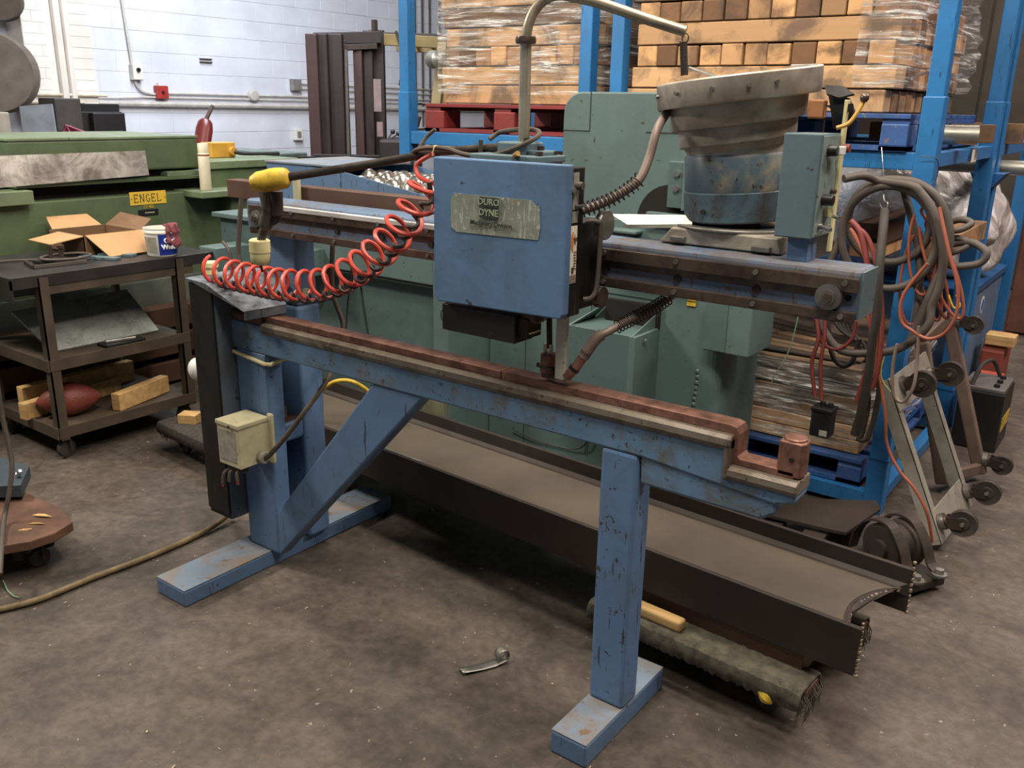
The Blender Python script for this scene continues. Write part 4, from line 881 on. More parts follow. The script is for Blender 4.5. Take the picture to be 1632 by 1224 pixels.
stack('timber_stack', 'large stack of sawn timbers on the blue shelf pallet, film over its right side', -2.045, -.955, 3.66, 4.80, 1.599, 'LLELELEL', .0875, fz=(1.69, 2.3), famp=.05, arc=(.215, .70))
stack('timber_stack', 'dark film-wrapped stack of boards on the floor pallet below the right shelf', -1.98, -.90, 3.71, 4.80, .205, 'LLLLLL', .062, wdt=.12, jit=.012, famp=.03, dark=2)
# loose long boards leaning untidily on top of the lower stack
for k in range(7):
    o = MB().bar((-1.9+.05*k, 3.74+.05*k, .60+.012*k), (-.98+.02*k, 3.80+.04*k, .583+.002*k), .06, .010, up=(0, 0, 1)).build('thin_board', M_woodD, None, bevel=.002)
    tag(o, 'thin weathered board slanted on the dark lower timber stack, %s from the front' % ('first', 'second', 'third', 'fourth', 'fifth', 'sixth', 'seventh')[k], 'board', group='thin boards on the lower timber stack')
for k, (px, py, l) in enumerate(((1400, 372, 'upper'), (1392, 395, 'middle'), (1500, 395, 'rear'))):
    p = at(px, py, Y=3.95); o = B(p.x-.10, p.x+.03, 3.95, 4.75, p.z-.045, p.z+.04).build('timber', M_woodY, None, bevel=.004); tag(o, 'timber end showing among the hoses inside the right blue rack, %s of three' % l, 'timber')
    B(p.x-.09, p.x+.02, 4.0, 4.7, .586, p.z-.046).build('support', M_dark, o) if False else None
# pieces tucked in the blue pallet
o = MB().cyl((-1.02, 3.95, 1.521), (-.70, 4.05, 1.521), .038, n=18).build('pipe_offcut', M_zinc); tag(o, 'short piece of grey metal pipe poking out from the blue shelf pallet', 'pipe')
o = B(-1.20, -.70, 4.34, 4.44, 1.484, 1.560).build('wood_block', M_woodX, None, bevel=.003); tag(o, 'orange-brown timber poking out of the blue shelf pallet', 'timber')
o = B(-1.20, -.70, 5.20, 5.29, 1.461, 1.560).build('wood_block', M_woodX, None, bevel=.003); tag(o, 'timber with pale end on the far right rack shelf', 'timber')

# ================================================================== HOSES AND CORDS ON THE RACK
def hose(name, label, pts, r, mat, cat='hose', n=8, closed=False, group=None):
    return tag(MB().tube(smooth_path(pts, n, closed), r, 10, closed).build(name, mat), label, cat, group)
def ell(cx, cy, rx, ry, Y, a0=0, a1=360, k=18, tilt=0, dY=.0):
    out = []
    for i in range(k if a1-a0 >= 360 else k+1):
        a = math.radians(a0+(a1-a0)*i/k); x = rx*math.cos(a); y = ry*math.sin(a); c, s = math.cos(math.radians(tilt)), math.sin(math.radians(tilt))
        out.append(at(cx+x*c-y*s, cy+x*s+y*c, Y=Y+dY*i/k))
    return out
HL = 'heavy_hose'
hose(HL, 'heavy grey hose loop, smallest round loop of the coil hung on the wire', ell(1418, 352, 66, 66, 3.44), .0150, M_hose, closed=True)
hose(HL, 'heavy grey hose loop, tall oval second loop of the hanging coil', ell(1417, 378, 76, 82, 3.40), .0150, M_hose, closed=True)
hose(HL, 'heavy grey hose from the control box down to the lowest bend of the coil', [at(1345, 285, Y=3.3), at(1375, 280, Y=3.35), at(1402, 288, Y=3.4)]+ell(1425, 410, 78, 122, 3.37, -70, 40, 8)+[at(1478, 520, Y=3.36), at(1440, 552, Y=3.36), at(1400, 562, Y=3.36), at(1345, 560, Y=3.36), at(1318, 535, Y=3.36), at(1308, 505, Y=3.38), at(1312, 450, Y=3.40), at(1340, 380, Y=3.42)], .0150, M_hose)
hose(HL, 'heavy grey hose arc passing outermost right in front of the blue post', [at(1425, 286, Y=3.42), at(1462, 292, Y=3.42), at(1496, 318, Y=3.42), at(1513, 365, Y=3.42), at(1508, 410, Y=3.42), at(1488, 455, Y=3.41), at(1470, 500, Y=3.40), at(1450, 545, Y=3.40)], .0150, M_hose)
hose(HL, 'heavy grey hose hanging straight in the middle of the coil behind the others', [at(1440, 300, Y=3.47), at(1452, 345, Y=3.47), at(1464, 400, Y=3.46), at(1465, 460, Y=3.45), at(1458, 520, Y=3.45)], .0140, M_hose)
hose('thick_cable', 'thick black cable hanging straight down just right of the arm end', [at(1410, 336, Y=3.30), at(1407, 370, Y=3.22), at(1401, 430, Y=3.16), at(1398, 500, Y=3.16), at(1391, 540, Y=3.17), at(1384, 600, Y=3.20), at(1374, 650, Y=3.22), at(1362, 692, Y=3.24)], .0160, M_rubber, 'cable')
hose('thick_cable', 'black cable doubled in a long bight at the bottom by the blue post', [at(1378, 590, Y=3.36), at(1384, 640, Y=3.36), at(1374, 690, Y=3.36), at(1368, 700, Y=3.36), at(1384, 696, Y=3.36), at(1396, 650, Y=3.36), at(1400, 610, Y=3.36), at(1382, 580, Y=3.36)], .0095, M_rubber, 'cable')
hose('thick_cable', 'black cable curving out to the blue post beside the long bight', [at(1386, 560, Y=3.36), at(1402, 600, Y=3.36), at(1400, 640, Y=3.36), at(1390, 680, Y=3.36)], .0095, M_rubber, 'cable')
for k, (x0, x1) in enumerate(((1372, 1388), (1382, 1404), (1366, 1396))):
    hose('red_cable', 'thick red cord hanging beside the coiled hose, %s of the bundle' % ('left', 'right', 'middle')[k], [at(1356, 352+6*k, Y=3.30), at(x0, 372+5*k, Y=3.29), at(x1-6, 420+8*k, Y=3.28), at(x1, 470, Y=3.28), at(x1+2, 520, Y=3.28), at(x1-4, 580+8*k, Y=3.28), at(x1-22 if k == 0 else x1-14, 640-20*k, Y=3.28)], .0085 if k else .011, M_red if k != 2 else M_orange, 'cord')
for k in range(5):
    hose('orange_cord', 'orange extension cord loop hanging on the blue post, number %s across' % ('one', 'two', 'three', 'four', 'five')[k], [at(1488+k, 322+2*k, Y=3.46-.01*k)]+ell((1478, 1490, 1462, 1500, 1470)[k], (420, 430, 440, 425, 400)[k], (16, 12, 26, 20, 22)[k], (92, 80, 78, 88, 70)[k], 3.46-.012*k, -70, 235, 12, tilt=(-10, -14, 8, -20, 0)[k]), .0055, M_orange, 'cord')
hose('orange_cord', 'bright orange cord hanging in the lowest wide loop over the grey caster frame', [at(1478, 420, Y=3.3), at(1440, 470, Y=3.3), at(1436, 510, Y=3.3), at(1455, 528, Y=3.3), at(1480, 540, Y=3.3), at(1506, 530, Y=3.3), at(1524, 500, Y=3.3), at(1526, 455, Y=3.3), at(1512, 400, Y=3.3), at(1497, 330, Y=3.32)], .0062, M_orange, 'cord')
hose('orange_cord', 'orange cord running down to the floor across the grey caster frame', [at(1372, 440, Y=3.30), at(1408, 640, Y=3.28), at(1413, 705, Y=3.30), at(1432, 748, Y=3.30), at(1458, 780, Y=3.30), at(1478, 820, Y=3.30), at(1486, 864, Y=3.33)], .0058, M_orange, 'cord')
for k, (x, y) in enumerate(((1296, 632), (1306, 638))):
    hose('red_cable', 'red cord rising from the hanging black switch box, %s one' % ('left', 'right')[k], [at(x+3, y, Y=3.30), at(x+(2 if k else -2), 580, Y=3.30), at(x+8, 540, Y=3.30), at(x+6+4*k, 505, Y=3.31), at(x+20, 480, Y=3.33)], .0075, M_red, 'cord')
hose('red_cable', 'red cord loop dipping below the arm end', [at(1298, 505, Y=3.35), at(1310, 545, Y=3.35), at(1335, 556, Y=3.35), at(1358, 540, Y=3.35), at(1364, 512, Y=3.35)], .0070, M_red, 'cord')
hose('dark_hose', 'dark hose loop dipping below the red cord loop under the arm end', [at(1318, 500, Y=3.42), at(1325, 560, Y=3.42), at(1340, 582, Y=3.42), at(1358, 576, Y=3.42), at(1370, 540, Y=3.42)], .010, M_rubber)
hose('dark_hose', 'dark hose loops sticking out right of the blue post, upper loop', [at(1500, 360, Y=3.55), at(1530, 350, Y=3.5), at(1548, 356, Y=3.48), at(1530, 366, Y=3.46), at(1505, 368, Y=3.46)], .012, M_hose)
hose('dark_hose', 'grey hose loop sticking out right of the blue post, lower large loop', [at(1505, 392, Y=3.5), at(1545, 386, Y=3.46), at(1572, 402, Y=3.44), at(1560, 420, Y=3.44), at(1520, 424, Y=3.44), at(1500, 415, Y=3.46)], .013, M_hose)
hose('dark_hose', 'grey hose loop squeezed between the two loops right of the blue post', [at(1502, 378, Y=3.5), at(1530, 380, Y=3.47), at(1545, 390, Y=3.46), at(1520, 402, Y=3.45), at(1500, 404, Y=3.46)], .011, M_hose)
hose('steel_wire', 'thin steel wire holding the hose coil from the rack beam', [at(1405, 235, Y=3.605), at(1407, 262, Y=3.56), at(1408, 290, Y=3.47), at(1400, 302, Y=3.46)], .0022, M_bright, 'wire')
hose('steel_wire', 'thin steel wire hook at the top of the thick black cable', [at(1408, 285, Y=3.44), at(1409, 318, Y=3.38), at(1415, 324, Y=3.36), at(1410, 338, Y=3.36), at(1402, 325, Y=3.36)], .0022, M_bright, 'wire')
hose('green_wire', 'thin pale green wire dangling right of the teal press', [at(1272, 505, Y=3.35), at(1262, 545, Y=3.35), at(1250, 575, Y=3.35), at(1233, 600, Y=3.35), at(1230, 612, Y=3.35)], .0024, plain('wire_green', (120, 160, 120), .5), 'wire')
hose('green_wire', 'thin green and yellow wire curling beside the blue post toward the caster', [at(1412, 560, Y=3.36), at(1404, 590, Y=3.34), at(1408, 610, Y=3.33), at(1425, 630, Y=3.32), at(1432, 637, Y=3.32)], .0026, plain('wire_yellowgreen', (150, 170, 90), .5), 'wire')
hose('brown_cable', 'stripped brown cable with loose wires hanging in front of the grey caster frame', [at(1464, 520, Y=3.3), at(1462, 570, Y=3.3), at(1456, 615, Y=3.28), at(1440, 640, Y=3.28), at(1425, 632, Y=3.28), at(1422, 600, Y=3.28), at(1425, 570, Y=3.28), at(1430, 548, Y=3.28)], .0060, M_hosep, 'cable')
hose('yellow_wire', 'short yellow wire curl on the orange cords', [at(1512, 470, Y=3.3), at(1520, 490, Y=3.3), at(1530, 488, Y=3.3), at(1524, 470, Y=3.3)], .003, M_yel, 'wire')
ex = []
for k in range(5):
    hose('dark_hose', 'tangled thin dark hoses below the arm end, strand %s' % ('one', 'two', 'three', 'four', 'five')[k], [at(1325+9*k, 480, Y=3.5), at(1330+7*k, 510+4*k, Y=3.48), at(1345+8*k, 530+5*k, Y=3.47), at(1370+3*k, 545+8*k, Y=3.46)], .0075, M_rubber)
# hanging black switch box
sb_ = thing('switch_box', 'black pendant switch box hanging on red cords over the lower timber stack', 'switch box', tuple(at(1305, 697, Y=3.28)))
p = at(1305, 697, Y=3.28); q = at(1305, 652, Y=3.28)
B(p.x-.040, p.x+.035, 3.28, 3.35, p.z, q.z).build('box', M_black, sb_, bevel=.004); B(p.x-.044, p.x+.039, 3.276, 3.354, q.z-.012, q.z+.004).build('lid', M_black, sb_, bevel=.004)
B(p.x-.002, p.x+.028, 3.278, 3.281, p.z+.008, p.z+.030).build('label_plate', M_paper, sb_); MB().cyl((p.x-.01, 3.315, q.z), (p.x-.01, 3.315, q.z+.02), .012).build('gland', M_blk, sb_); MB().cyl((p.x+.018, 3.315, q.z), (p.x+.018, 3.315, q.z+.02), .012).build('gland', M_blk, sb_)

# ================================================================== CASTER FRAMES LEANING AT THE RACK
def side_caster(parent, c, r, n):
    """caster whose plate faces n (frame stood on end): stem along n, wheel beyond"""
    c = Vector(c); n = Vector(n).normalized(); up = Vector((0, 0, 1)); s = n.cross(up).normalized(); w = c+n*(r+.035)-up*.018
    f = MB().cyl(c, c+n*.02, .032, n=16).build('caster', M_steel, parent); MB().cyl(c+n*.018, c+n*.032, .024, n=16).build('swivel', M_rail, f)
    for k in (-1, 1): MB().bar(c+n*.025+s*(k*.020), w+s*(k*.020), .045, .004, up=tuple(s)).build('fork', M_rustb, f)
    MB().lathe([(0, -.014), (r*.45, -.014), (r*.5, -.011), (r*.72, -.012), (r*.97, -.015), (r, -.008), (r, .008), (r*.97, .015), (r*.72, .012), (r*.5, .011), (r*.45, .014), (0, .014)], w, s, 28).build('wheel', M_tire, f)
    MB().cyl(w-s*.026, w+s*.026, .008, n=8).build('axle', M_steel, f)
cf = thing('caster_frame', 'grey steel dolly frame with four casters stood on end against the blue rack', 'dolly', (-.50, 3.60, 0))
b0, b1 = at(1502, 872, Y=3.43), at(1558, 800, Y=3.83); b0 = Vector((-.475, 3.42, .04)); b1 = Vector((-.455, 3.84, .04))
t0, t1 = Vector((-.755, 3.42, .640)), Vector((-.735, 3.84, .655))
for a, b_, nm in ((b0, t0, 'rail'), (b1, t1, 'rail')):
    dd = (b_-a).normalized(); nn = dd.cross(Vector((0, 1, 0))).normalized(); nn = nn if nn.x > 0 else -nn
    ya = Vector((0, 1, 0)); w_ = .052
    MB().slab([a, a+ya*w_, b_+ya*w_, b_], .005).build(nm, M_gal, cf, bevel=.001)
    MB().slab([a, b_, b_-nn*w_, a-nn*w_], .005).build('rail_web', M_gal, cf, bevel=.001)
for a, c, dd in ((b0, b1, (t0-b0).normalized()), (t0, t1, (b0-t0).normalized())):
    MB().slab([a, c+Vector((0, .052, 0)), c+Vector((0, .052, 0))+dd*.13, a+dd*.13], .006).build('end_plate', M_gal, cf, bevel=.001)
nn = (t0-b0).normalized().cross(Vector((0, 1, 0))).normalized(); nn = nn if nn.x > 0 else -nn
for a, dd in ((b0+Vector((0, .045, 0)), (t0-b0).normalized()), (b1+Vector((0, .0, 0)), (t0-b0).normalized()), (t0+Vector((0, .10, 0)), (b0-t0).normalized()*.6), (t1, (b0-t0).normalized()*1.2)):
    side_caster(cf, a+dd*.075+nn*.004, .052, nn)
cf2 = thing('caster_frame', 'brown weathered dolly frame leaning behind the grey one, one caster at its foot', 'dolly', (-.50, 4.3, 0))
fa, fb_ = at(1562, 755, Y=4.30), at(1512, 505, Y=4.30); MB().bar(fa, fb_, .055, .045, up=(0, 1, 0)).build('rail', plain('frame_brown', (112, 90, 76), .65), cf2, bevel=.008)
ga, gb = at(1515, 700, Y=4.05), at(1470, 545, Y=4.05); MB().bar((ga.x, 4.05, .04), gb, .055, .045, up=(0, 1, 0)).build('rail', plain('frame_brown', (112, 90, 76), .65), cf2, bevel=.008)
MB().bar(fb_, gb, .06, .03, up=(1, 0, 0)).build('cross_rail', plain('frame_brown', (112, 90, 76), .65), cf2, bevel=.006)
MB().bar(fa+Vector((0, 0, .03)), Vector((ga.x, 4.05, .07)), .05, .03, up=(1, 0, 0)).build('cross_rail', plain('frame_brown', (112, 90, 76), .65), cf2, bevel=.006)
side_caster(cf2, fa.lerp(fb_, .10)+Vector((.025, 0, 0)), .045, (1, 0, .15)); side_caster(cf2, fb_.lerp(fa, .02)+Vector((.025, 0, 0)), .042, (1, 0, .15))

# clamp casting and plate at the beam end
pb = thing('pillow_block', 'rusty cast clamp with curved straps and bolts beyond the end of the steel beam', 'clamp', (-.53, 3.15, 0))
ctr = at(1425, 868, Y=3.13)
MB().lathe([(.030, -.07), (.078, -.07), (.088, -.06), (.088, -.02), (.074, -.015), (.074, .015), (.088, .02), (.088, .06), (.078, .07), (.030, .07), (.030, -.07)], ctr, (.55, 1, 0), 30).build('housing', M_rustb, pb, bevel=.002)
MB().cyl(ctr-Vector((.04, .08, 0)), ctr+Vector((.04, .08, 0)), .034, n=18).build('shaft', M_beam, pb)
for k in (-.055, .055):
    dv = Vector((.48, .87, 0))*k; pp = [ctr+dv+Vector((-.115, .06, -.06)), ctr+dv+Vector((-.095, .05, .03)), ctr+dv+Vector((-.05, .03, .082)), ctr+dv+Vector((.02, -.012, .092)), ctr+dv+Vector((.075, -.04, .03)), ctr+dv+Vector((.105, -.055, -.035)), ctr+dv+Vector((.15, -.08, -.055))]
    mbk = MB(); S = smooth_path(pp, 5); dd = Vector((.48, .87, 0))*.022
    for s in S: mbk.v += [s-dd, s+dd, s+dd+Vector((0, 0, .009)), s-dd+Vector((0, 0, .009))]
    for i in range(len(S)-1):
        for a in range(4): mbk.f.append((i*4+a, i*4+(a+1) % 4, i*4+4+(a+1) % 4, i*4+4+a))
    mbk.f += [(0, 3, 2, 1), tuple(len(mbk.v)-4+k2 for k2 in range(4))]; mbk.build('strap', M_beam, pb)
    b_ = pp[-1]; MB().cyl(b_+Vector((-.012, .0, .005)), b_+Vector((-.012, 0, .012)), .026, n=18).build('washer', M_steel, pb); MB().cyl(b_+Vector((-.012, 0, .012)), b_+Vector((-.012, 0, .028)), .015, n=6).build('bolt', M_steel, pb)
MB().obox((ctr.x+.0, ctr.y, .033), (.30, .20, .03), Matrix.Rotation(-.5, 3, 'Z')).build('base_plate', M_beam, pb, bevel=.004)
MB().cyl((ctr.x+.07, ctr.y-.08, 0), (ctr.x+.07, ctr.y-.08, .02), .03, n=14).build('foot', M_rustb, pb)
pz = .105
ps = thing('steel_plate', 'dark flat steel plate with a cut corner lying behind the beam end', 'steel plate', (-.9, 3.1, 0))
MB().slab([at(1180, 815, Z=pz), at(1330, 850, Z=pz), at(1348, 853, Z=pz), at(1403, 815, Z=pz), at(1396, 802, Z=pz), at(1270, 798, Z=pz)][::-1], .012).build('plate', M_beam, ps)
for x, y in ((-1.02, 3.10), (-.80, 3.26), (-.86, 3.08)): B(x-.04, x+.04, y-.04, y+.04, 0, pz-.012).build('packer', M_rustb, ps)
# battery
bt = thing('battery', 'black lead-acid battery with raised handle on the floor behind the caster frames', 'battery', (-.57, 4.78, 0))
R_ = Matrix.Rotation(.05, 3, 'Z'); c = Vector((-.600, 4.85, 0))
p = at(1548, 640, Y=4.72); q = at(1602, 660, Y=4.72); zt = .30
B(-.705, -.50, 4.72, 5.02, 0, zt).build('case', M_blk, bt, bevel=.006); B(-.70, -.505, 4.725, 5.015, zt, zt+.02).build('top', plain('battery_top', (96, 90, 88), .5), bt, bevel=.004)
for y in (4.78, 4.87, 4.96): MB().cyl((-.55, y, zt+.02), (-.55, y, zt+.035), .014, n=12).build('cell_cap', M_blk, bt)
for y in (4.76, 4.98): MB().cyl((-.67, y, zt+.02), (-.67, y, zt+.04), .012, n=12).build('terminal', M_steel, bt)
MB().tube(smooth_path([(-.66, 4.74, zt), (-.64, 4.80, zt+.10), (-.62, 4.88, zt+.12), (-.60, 4.95, zt+.10), (-.56, 5.0, zt)], 5), .010, 8).build('handle', M_rubber, bt)
B(-.4995, -.497, 4.76, 4.98, .10, .17).build('yellow_label', M_yel, bt)

# wrapped load and things in the far rack
bn = thing('blue_container', 'blue steel container with an oval sticker inside the far right rack', 'container', (-1.15, 5.6, 0))
B(-1.75, -.80, 5.12, 6.2, .12, .70).build('body', paint('container_blue', (96, 124, 156), amt=.2, grime=.35, gc=(50, 60, 74), scratch=False), bn, bevel=.01); B(-1.77, -.78, 5.10, 6.22, .68, .72).build('rim', M_rackd, bn, bevel=.004)
MB().lathe([(0, 0), (.05, 0), (.05, .002), (0, .003)], (-.7995, 5.62, .56), (1, 0, 0), 20).build('oval_sticker', M_white, bn); MB().lathe([(0, 0), (.038, 0), (0, .001)], (-.7965, 5.62, .56), (1, 0, 0), 20).build('sticker_print', M_rack, bn)
B(-1.70, -.84, 5.15, 6.15, 0.0, .12).build('skid', M_brown, bn)
bag = MB().ball((-1.24, 5.60, 1.03), 1, 56, (.52, .50, .38))
for i, v in enumerate(bag.v):
    d_ = v-Vector((-1.24, 5.60, 1.03)); q = abs(noise.noise(v*2.6))*.34-.10+abs(noise.noise(v*6))*.08-.02; v2 = Vector((-1.24, 5.60, 1.03))+d_*(1+q)
    m_ = max(abs(d_.x)/.5, abs(d_.y)/.5); v2.z = max(v2.z, .722); bag.v[i] = v2
tag(bag.build('plastic_wrapped_load', M_bag), 'bulging load wrapped in shiny crumpled clear plastic in the far right rack', 'bag')
tag(MB().cyl((-1.6, 5.2, 1.352), (-.62, 5.16, 1.348), .036, n=16).build('film_roll', M_zinc), 'long grey tube lying across under the far rack shelf', 'tube')
tag(MB().box(-.74, -.60, 5.20, 5.48, .0, .22).build('red_crate', plain('crate_red', (190, 70, 50), .6), None, bevel=.01), 'orange-red box on the floor behind the battery', 'box')
rp = thing('jack_stand', 'rusty red bracket with pale wood piece behind the battery by the far blue post', 'bracket', (-.66, 5.7, 0))
MB().prism([(5.60, 0), (5.60, .30), (5.66, .36), (5.84, .38), (5.88, .30), (5.88, 0)], 'X', -.76, -.64).build('bracket', plain('bracket_rust', (150, 66, 46), .7), rp, bevel=.01); B(-.75, -.60, 5.60, 5.72, .34, .40).build('wood_piece', M_lumber, rp, bevel=.004)
# dark crates and stacked goods in the far right background
for k, (x0, x1, y0, y1, z0, z1, l) in enumerate(((-2.3, .9, 9.6, 11.2, 0, 1.45, 'lowest of the dark stacked crates at the far back right'), (-2.2, .8, 9.6, 11.0, 1.46, 2.9, 'middle of the dark stacked crates at the far back right'), (-2.3, .9, 9.7, 11.1, 2.91, 4.2, 'topmost of the dark stacked crates at the far back right'), (-.9, 3.2, 7.6, 8.8, 0, 1.5, 'wide reddish brown crate behind the far right rack'))):
    t = thing('crate', l, 'crate', ((x0+x1)/2, (y0+y1)/2, z0)); mt = (plain('crate_dark', (60, 52, 44), .9, 0, .4, 2), plain('crate_red_brown', (104, 62, 44), .9, 0, .4, 3))[k == 3]
    B(x0, x1, y0, y1, z0, z1).build('body', mt, t, bevel=.01)
    n = 6
    for i in range(n): xa = x0+(x1-x0)*i/n; B(xa+.01, xa+(x1-x0)/n-.01, y0-.02, y0, z0+.02, z1-.02).build('plank', mt, t, bevel=.004, seg=1)
for k, (x, y, l) in enumerate(((-.70, 3.50, 'x'),)): pass
# flat bundle on the lower rack under the shelf
tag(MB().box(-2.0, -.90, 3.9, 4.8, 1.28, 1.31).box(-2.0, -.9, 3.9, 4.8, 1.3105, 1.34).build('sheet_bundle', M_rustb, None, bevel=.004), 'dark flat bundle of sheets hanging under the right rack shelf', 'sheets') if False else None

# ================================================================== FORKLIFT
fk = thing('forklift', 'old forklift with dark twin-channel mast and yellow overhead guard by the white wall', 'forklift', (-6.0, 6.2, 0))
ex_ = RT.copy(); ex_.z = 0; ex_.normalize(); ey = Vector((-ex_.y, ex_.x, 0))
def FP(px, py, D): return atD(px, py, D)
def upright(px0, px1, D, name, mat, dz=0, th=.10):
    a = FP(px0, 60, D); b_ = FP(px1, 60, D); w = (b_-a).length; c = (a+b_)/2; c.z = 0
    top = FP(px0, 54+dz, D).z
    return MB().obox((c.x, c.y, top/2+.05), (w, th, top-.1), Matrix((ex_, ey, Vector((0, 0, 1)))).transposed()).build(name, mat, fk, bevel=.008)
upright(488, 506, 7.7, 'mast_channel', M_forkc); upright(508, 522, 7.78, 'mast_channel', M_fork); upright(524, 546, 7.85, 'inner_channel', M_fork); upright(536, 552, 7.95, 'lift_cylinder', M_rustb, 10)
upright(563, 577, 8.0, 'mast_channel', M_forkc, -3); upright(579, 594, 8.05, 'inner_channel', M_fork, -5); upright(588, 612, 8.12, 'mast_channel', M_fork, -6)
def fbar(p, q, w, h, nm, mat): return MB().bar(p, q, w, h).build(nm, mat, fk, bevel=.005)
fbar(FP(500, 62, 7.9), FP(606, 60, 8.05), .12, .10, 'mast_crossbar', M_fork); fbar(FP(500, 78, 7.9), FP(600, 74, 8.05), .10, .05, 'mast_crossbar', M_rustb)
fbar(FP(500, 260, 7.9), FP(606, 262, 8.05), .12, .16, 'mast_crossbar', M_fork)
m_ = MB()
chn = fbar(FP(551, 80, 7.9), FP(556, 262, 7.9), .03, .03, 'lift_chain', M_rustb)
for (a, b_) in (((596, 126), (607, 178)), ((601, 194), (610, 218))):
    p, q = FP(a[0], a[1], 7.99), FP(b_[0], b_[1], 7.99); MB().obox((p+q)/2, ((q-p).dot(ex_), .004, abs(q.z-p.z)), Matrix((ex_, ey, Vector((0, 0, 1)))).transposed()).build('warning_label', plain('label_pinkgrey', (130, 110, 108), .6), fk)
for dd, nm in ((0, 'guard_rail'), (.9, 'guard_rail')):
    fbar(FP(612, 63, 8.1)+ey*dd, FP(738, 70, 8.1)+ey*dd, .05, .10, nm, M_forky); fbar(FP(608, 55, 8.1)+ey*dd, FP(738, 59, 8.1)+ey*dd, .06, .04, 'guard_edge', M_fork)
for k in range(5): a = FP(625+26*k, 60, 8.1); fbar(a, a+ey*.9, .04, .05, 'guard_slat', M_fork)
fbar(FP(735, 68, 8.1), FP(735, 68, 8.1)+ey*.9, .06, .08, 'guard_rail', M_forky)
for dd in (0, .9): fbar(FP(706, 70, 8.1)+ey*dd, FP(695, 175, 8.1)+ey*dd, .09, .06, 'guard_post', M_forky)
q = FP(688, 95, 8.0); MB().lathe([(0, 0), (.075, 0), (.08, .02), (.07, .11), (.03, .14), (0, .14)], q, (.85, -.25, 0), 20).build('work_lamp', M_zinc, fk)
cw = FP(640, 265, 8.1); c = FP(690, 300, 8.3)
MB().obox((c.x, c.y, .55), (1.25, .95, .9), Matrix((ex_, ey, Vector((0, 0, 1)))).transposed()).build('body', M_forky, fk, bevel=.06)
MB().obox(tuple(FP(640, 235, 8.1)[:2])+(1.12,), (.30, .8, .35), Matrix((ex_, ey, Vector((0, 0, 1)))).transposed()).build('dash', M_fork, fk, bevel=.02)
st_ = FP(668, 185, 8.0); MB().tube([st_+ex_*(.17*math.cos(a))+Vector((0, 0, .11*math.sin(a)))+ey*(.13*math.sin(a)) for a in [2*PI*k/24 for k in range(24)]], .014, 8, closed=True).build('steering_wheel', M_blk, fk)
fbar(st_, FP(655, 235, 8.1), .04, .04, 'steering_column', M_fork); fbar(FP(665, 205, 7.98), FP(640, 245, 7.98), .05, .05, 'steering_column', M_fork)
for a, b_ in (((616, 225), (626, 210)), ((616, 226), (635, 213))):
    l = fbar(FP(*a, 8.0), FP(*b_, 8.0), .012, .012, 'lever', M_blk); MB().ball(FP(*b_, 8.0), .022, 10).build('lever_knob', M_blk, l)
MB().tube(smooth_path([FP(631, 50, 8.0), FP(640, 80, 8.0), FP(641, 110, 8.0), FP(637, 136, 8.0)], 5), .012, 8).build('hydraulic_hose', M_blk, fk)
MB().obox(tuple(FP(597, 43, 8.0)), (.04, .04, .12)).build('pin', M_rustb, fk)
for dd in (-.35, .45):
    for px in (625, 740): w_ = FP(px, 300, 8.3); w_.z = .27; MB().lathe([(0, -.08), (.2, -.08), (.27, -.05), (.27, .05), (.2, .08), (0, .08)], w_+ey*dd*1.2, tuple(ey), 24).build('wheel', M_rubber, fk)

# ================================================================== LEFT SIDE: green machine, cart and clutter
XG = -4.7
gm_ = thing('green_moulding_machine', 'long low green industrial machine with yellow name plate, behind the black cart', 'machine', (-5.2, 2.4, 0))
B(XG-.9, XG, .2, 3.46, .02, 1.085).build('base_body', M_green, gm_, bevel=.008)
B(XG-.9, XG-.10, .2, 3.30, 1.085, 1.200).build('dark_slot', M_dark, gm_)
B(XG-.85, XG-.04, 2.16, 3.25, 1.212, 1.385).build('hood', M_green, gm_, bevel=.012); B(XG-.86, XG-.035, 2.155, 3.255, 1.383, 1.398).build('hood_lid', M_green2, gm_, bevel=.004)
B(XG-.85, XG-.02, 3.02, 3.30, 1.172, 1.200).build('ledge', M_green2, gm_, bevel=.003); B(XG-.85, XG-.005, 2.16, 3.30, 1.155, 1.172).build('lip', M_green, gm_, bevel=.002)
MB().slab([(XG+.02, 1.98, 1.165), (XG+.02, 2.88, 1.190), (XG-.005, 2.885, 1.322), (XG-.005, 1.98, 1.318)][::-1], -.004).build('steel_sheet', metal('sheet_mottled', (236, 230, 216), .30, .8, (96, 84, 68), .5), gm_)
B(XG-.1, XG+.06, .6, 2.21, 1.080, 1.148).build('side_rail', M_green2, gm_, bevel=.004)
B(XG-.6, XG+.18, 3.10, 3.46, 1.055, 1.092).build('end_table', M_green2, gm_, bevel=.005)
B(XG-.4, XG+.12, 3.34, 3.60, .85, 1.055).build('end_block', M_green, gm_, bevel=.01)
B(XG-.9, XG-.05, 3.30, 4.05, .02, 1.20).build('injection_unit', M_green, gm_, bevel=.01); B(XG-.7, XG-.03, 3.3, 4.0, 1.20, 1.245).build('unit_top', M_green2, gm_, bevel=.004)
B(XG-.005, XG+.02, 1.2, 3.3, .30, .60).build('toe_panel', paint('panel_grey_green', (96, 104, 94), amt=.2, grime=.3, scratch=False), gm_, bevel=.003)
B(XG-.002, XG+.003, 1.2, 2.55, .62, .80).build('dark_recess', M_dark, gm_); B(XG+.019, XG+.022, 2.35, 3.1, .33, .44).build('dark_recess', M_dark, gm_)
ym = B(XG, XG+.004, 2.757, 2.982, 1.027, 1.100).build('name_plate', plain('plate_yellow', (226, 184, 44), .5, 0, .08), gm_, bevel=.001)
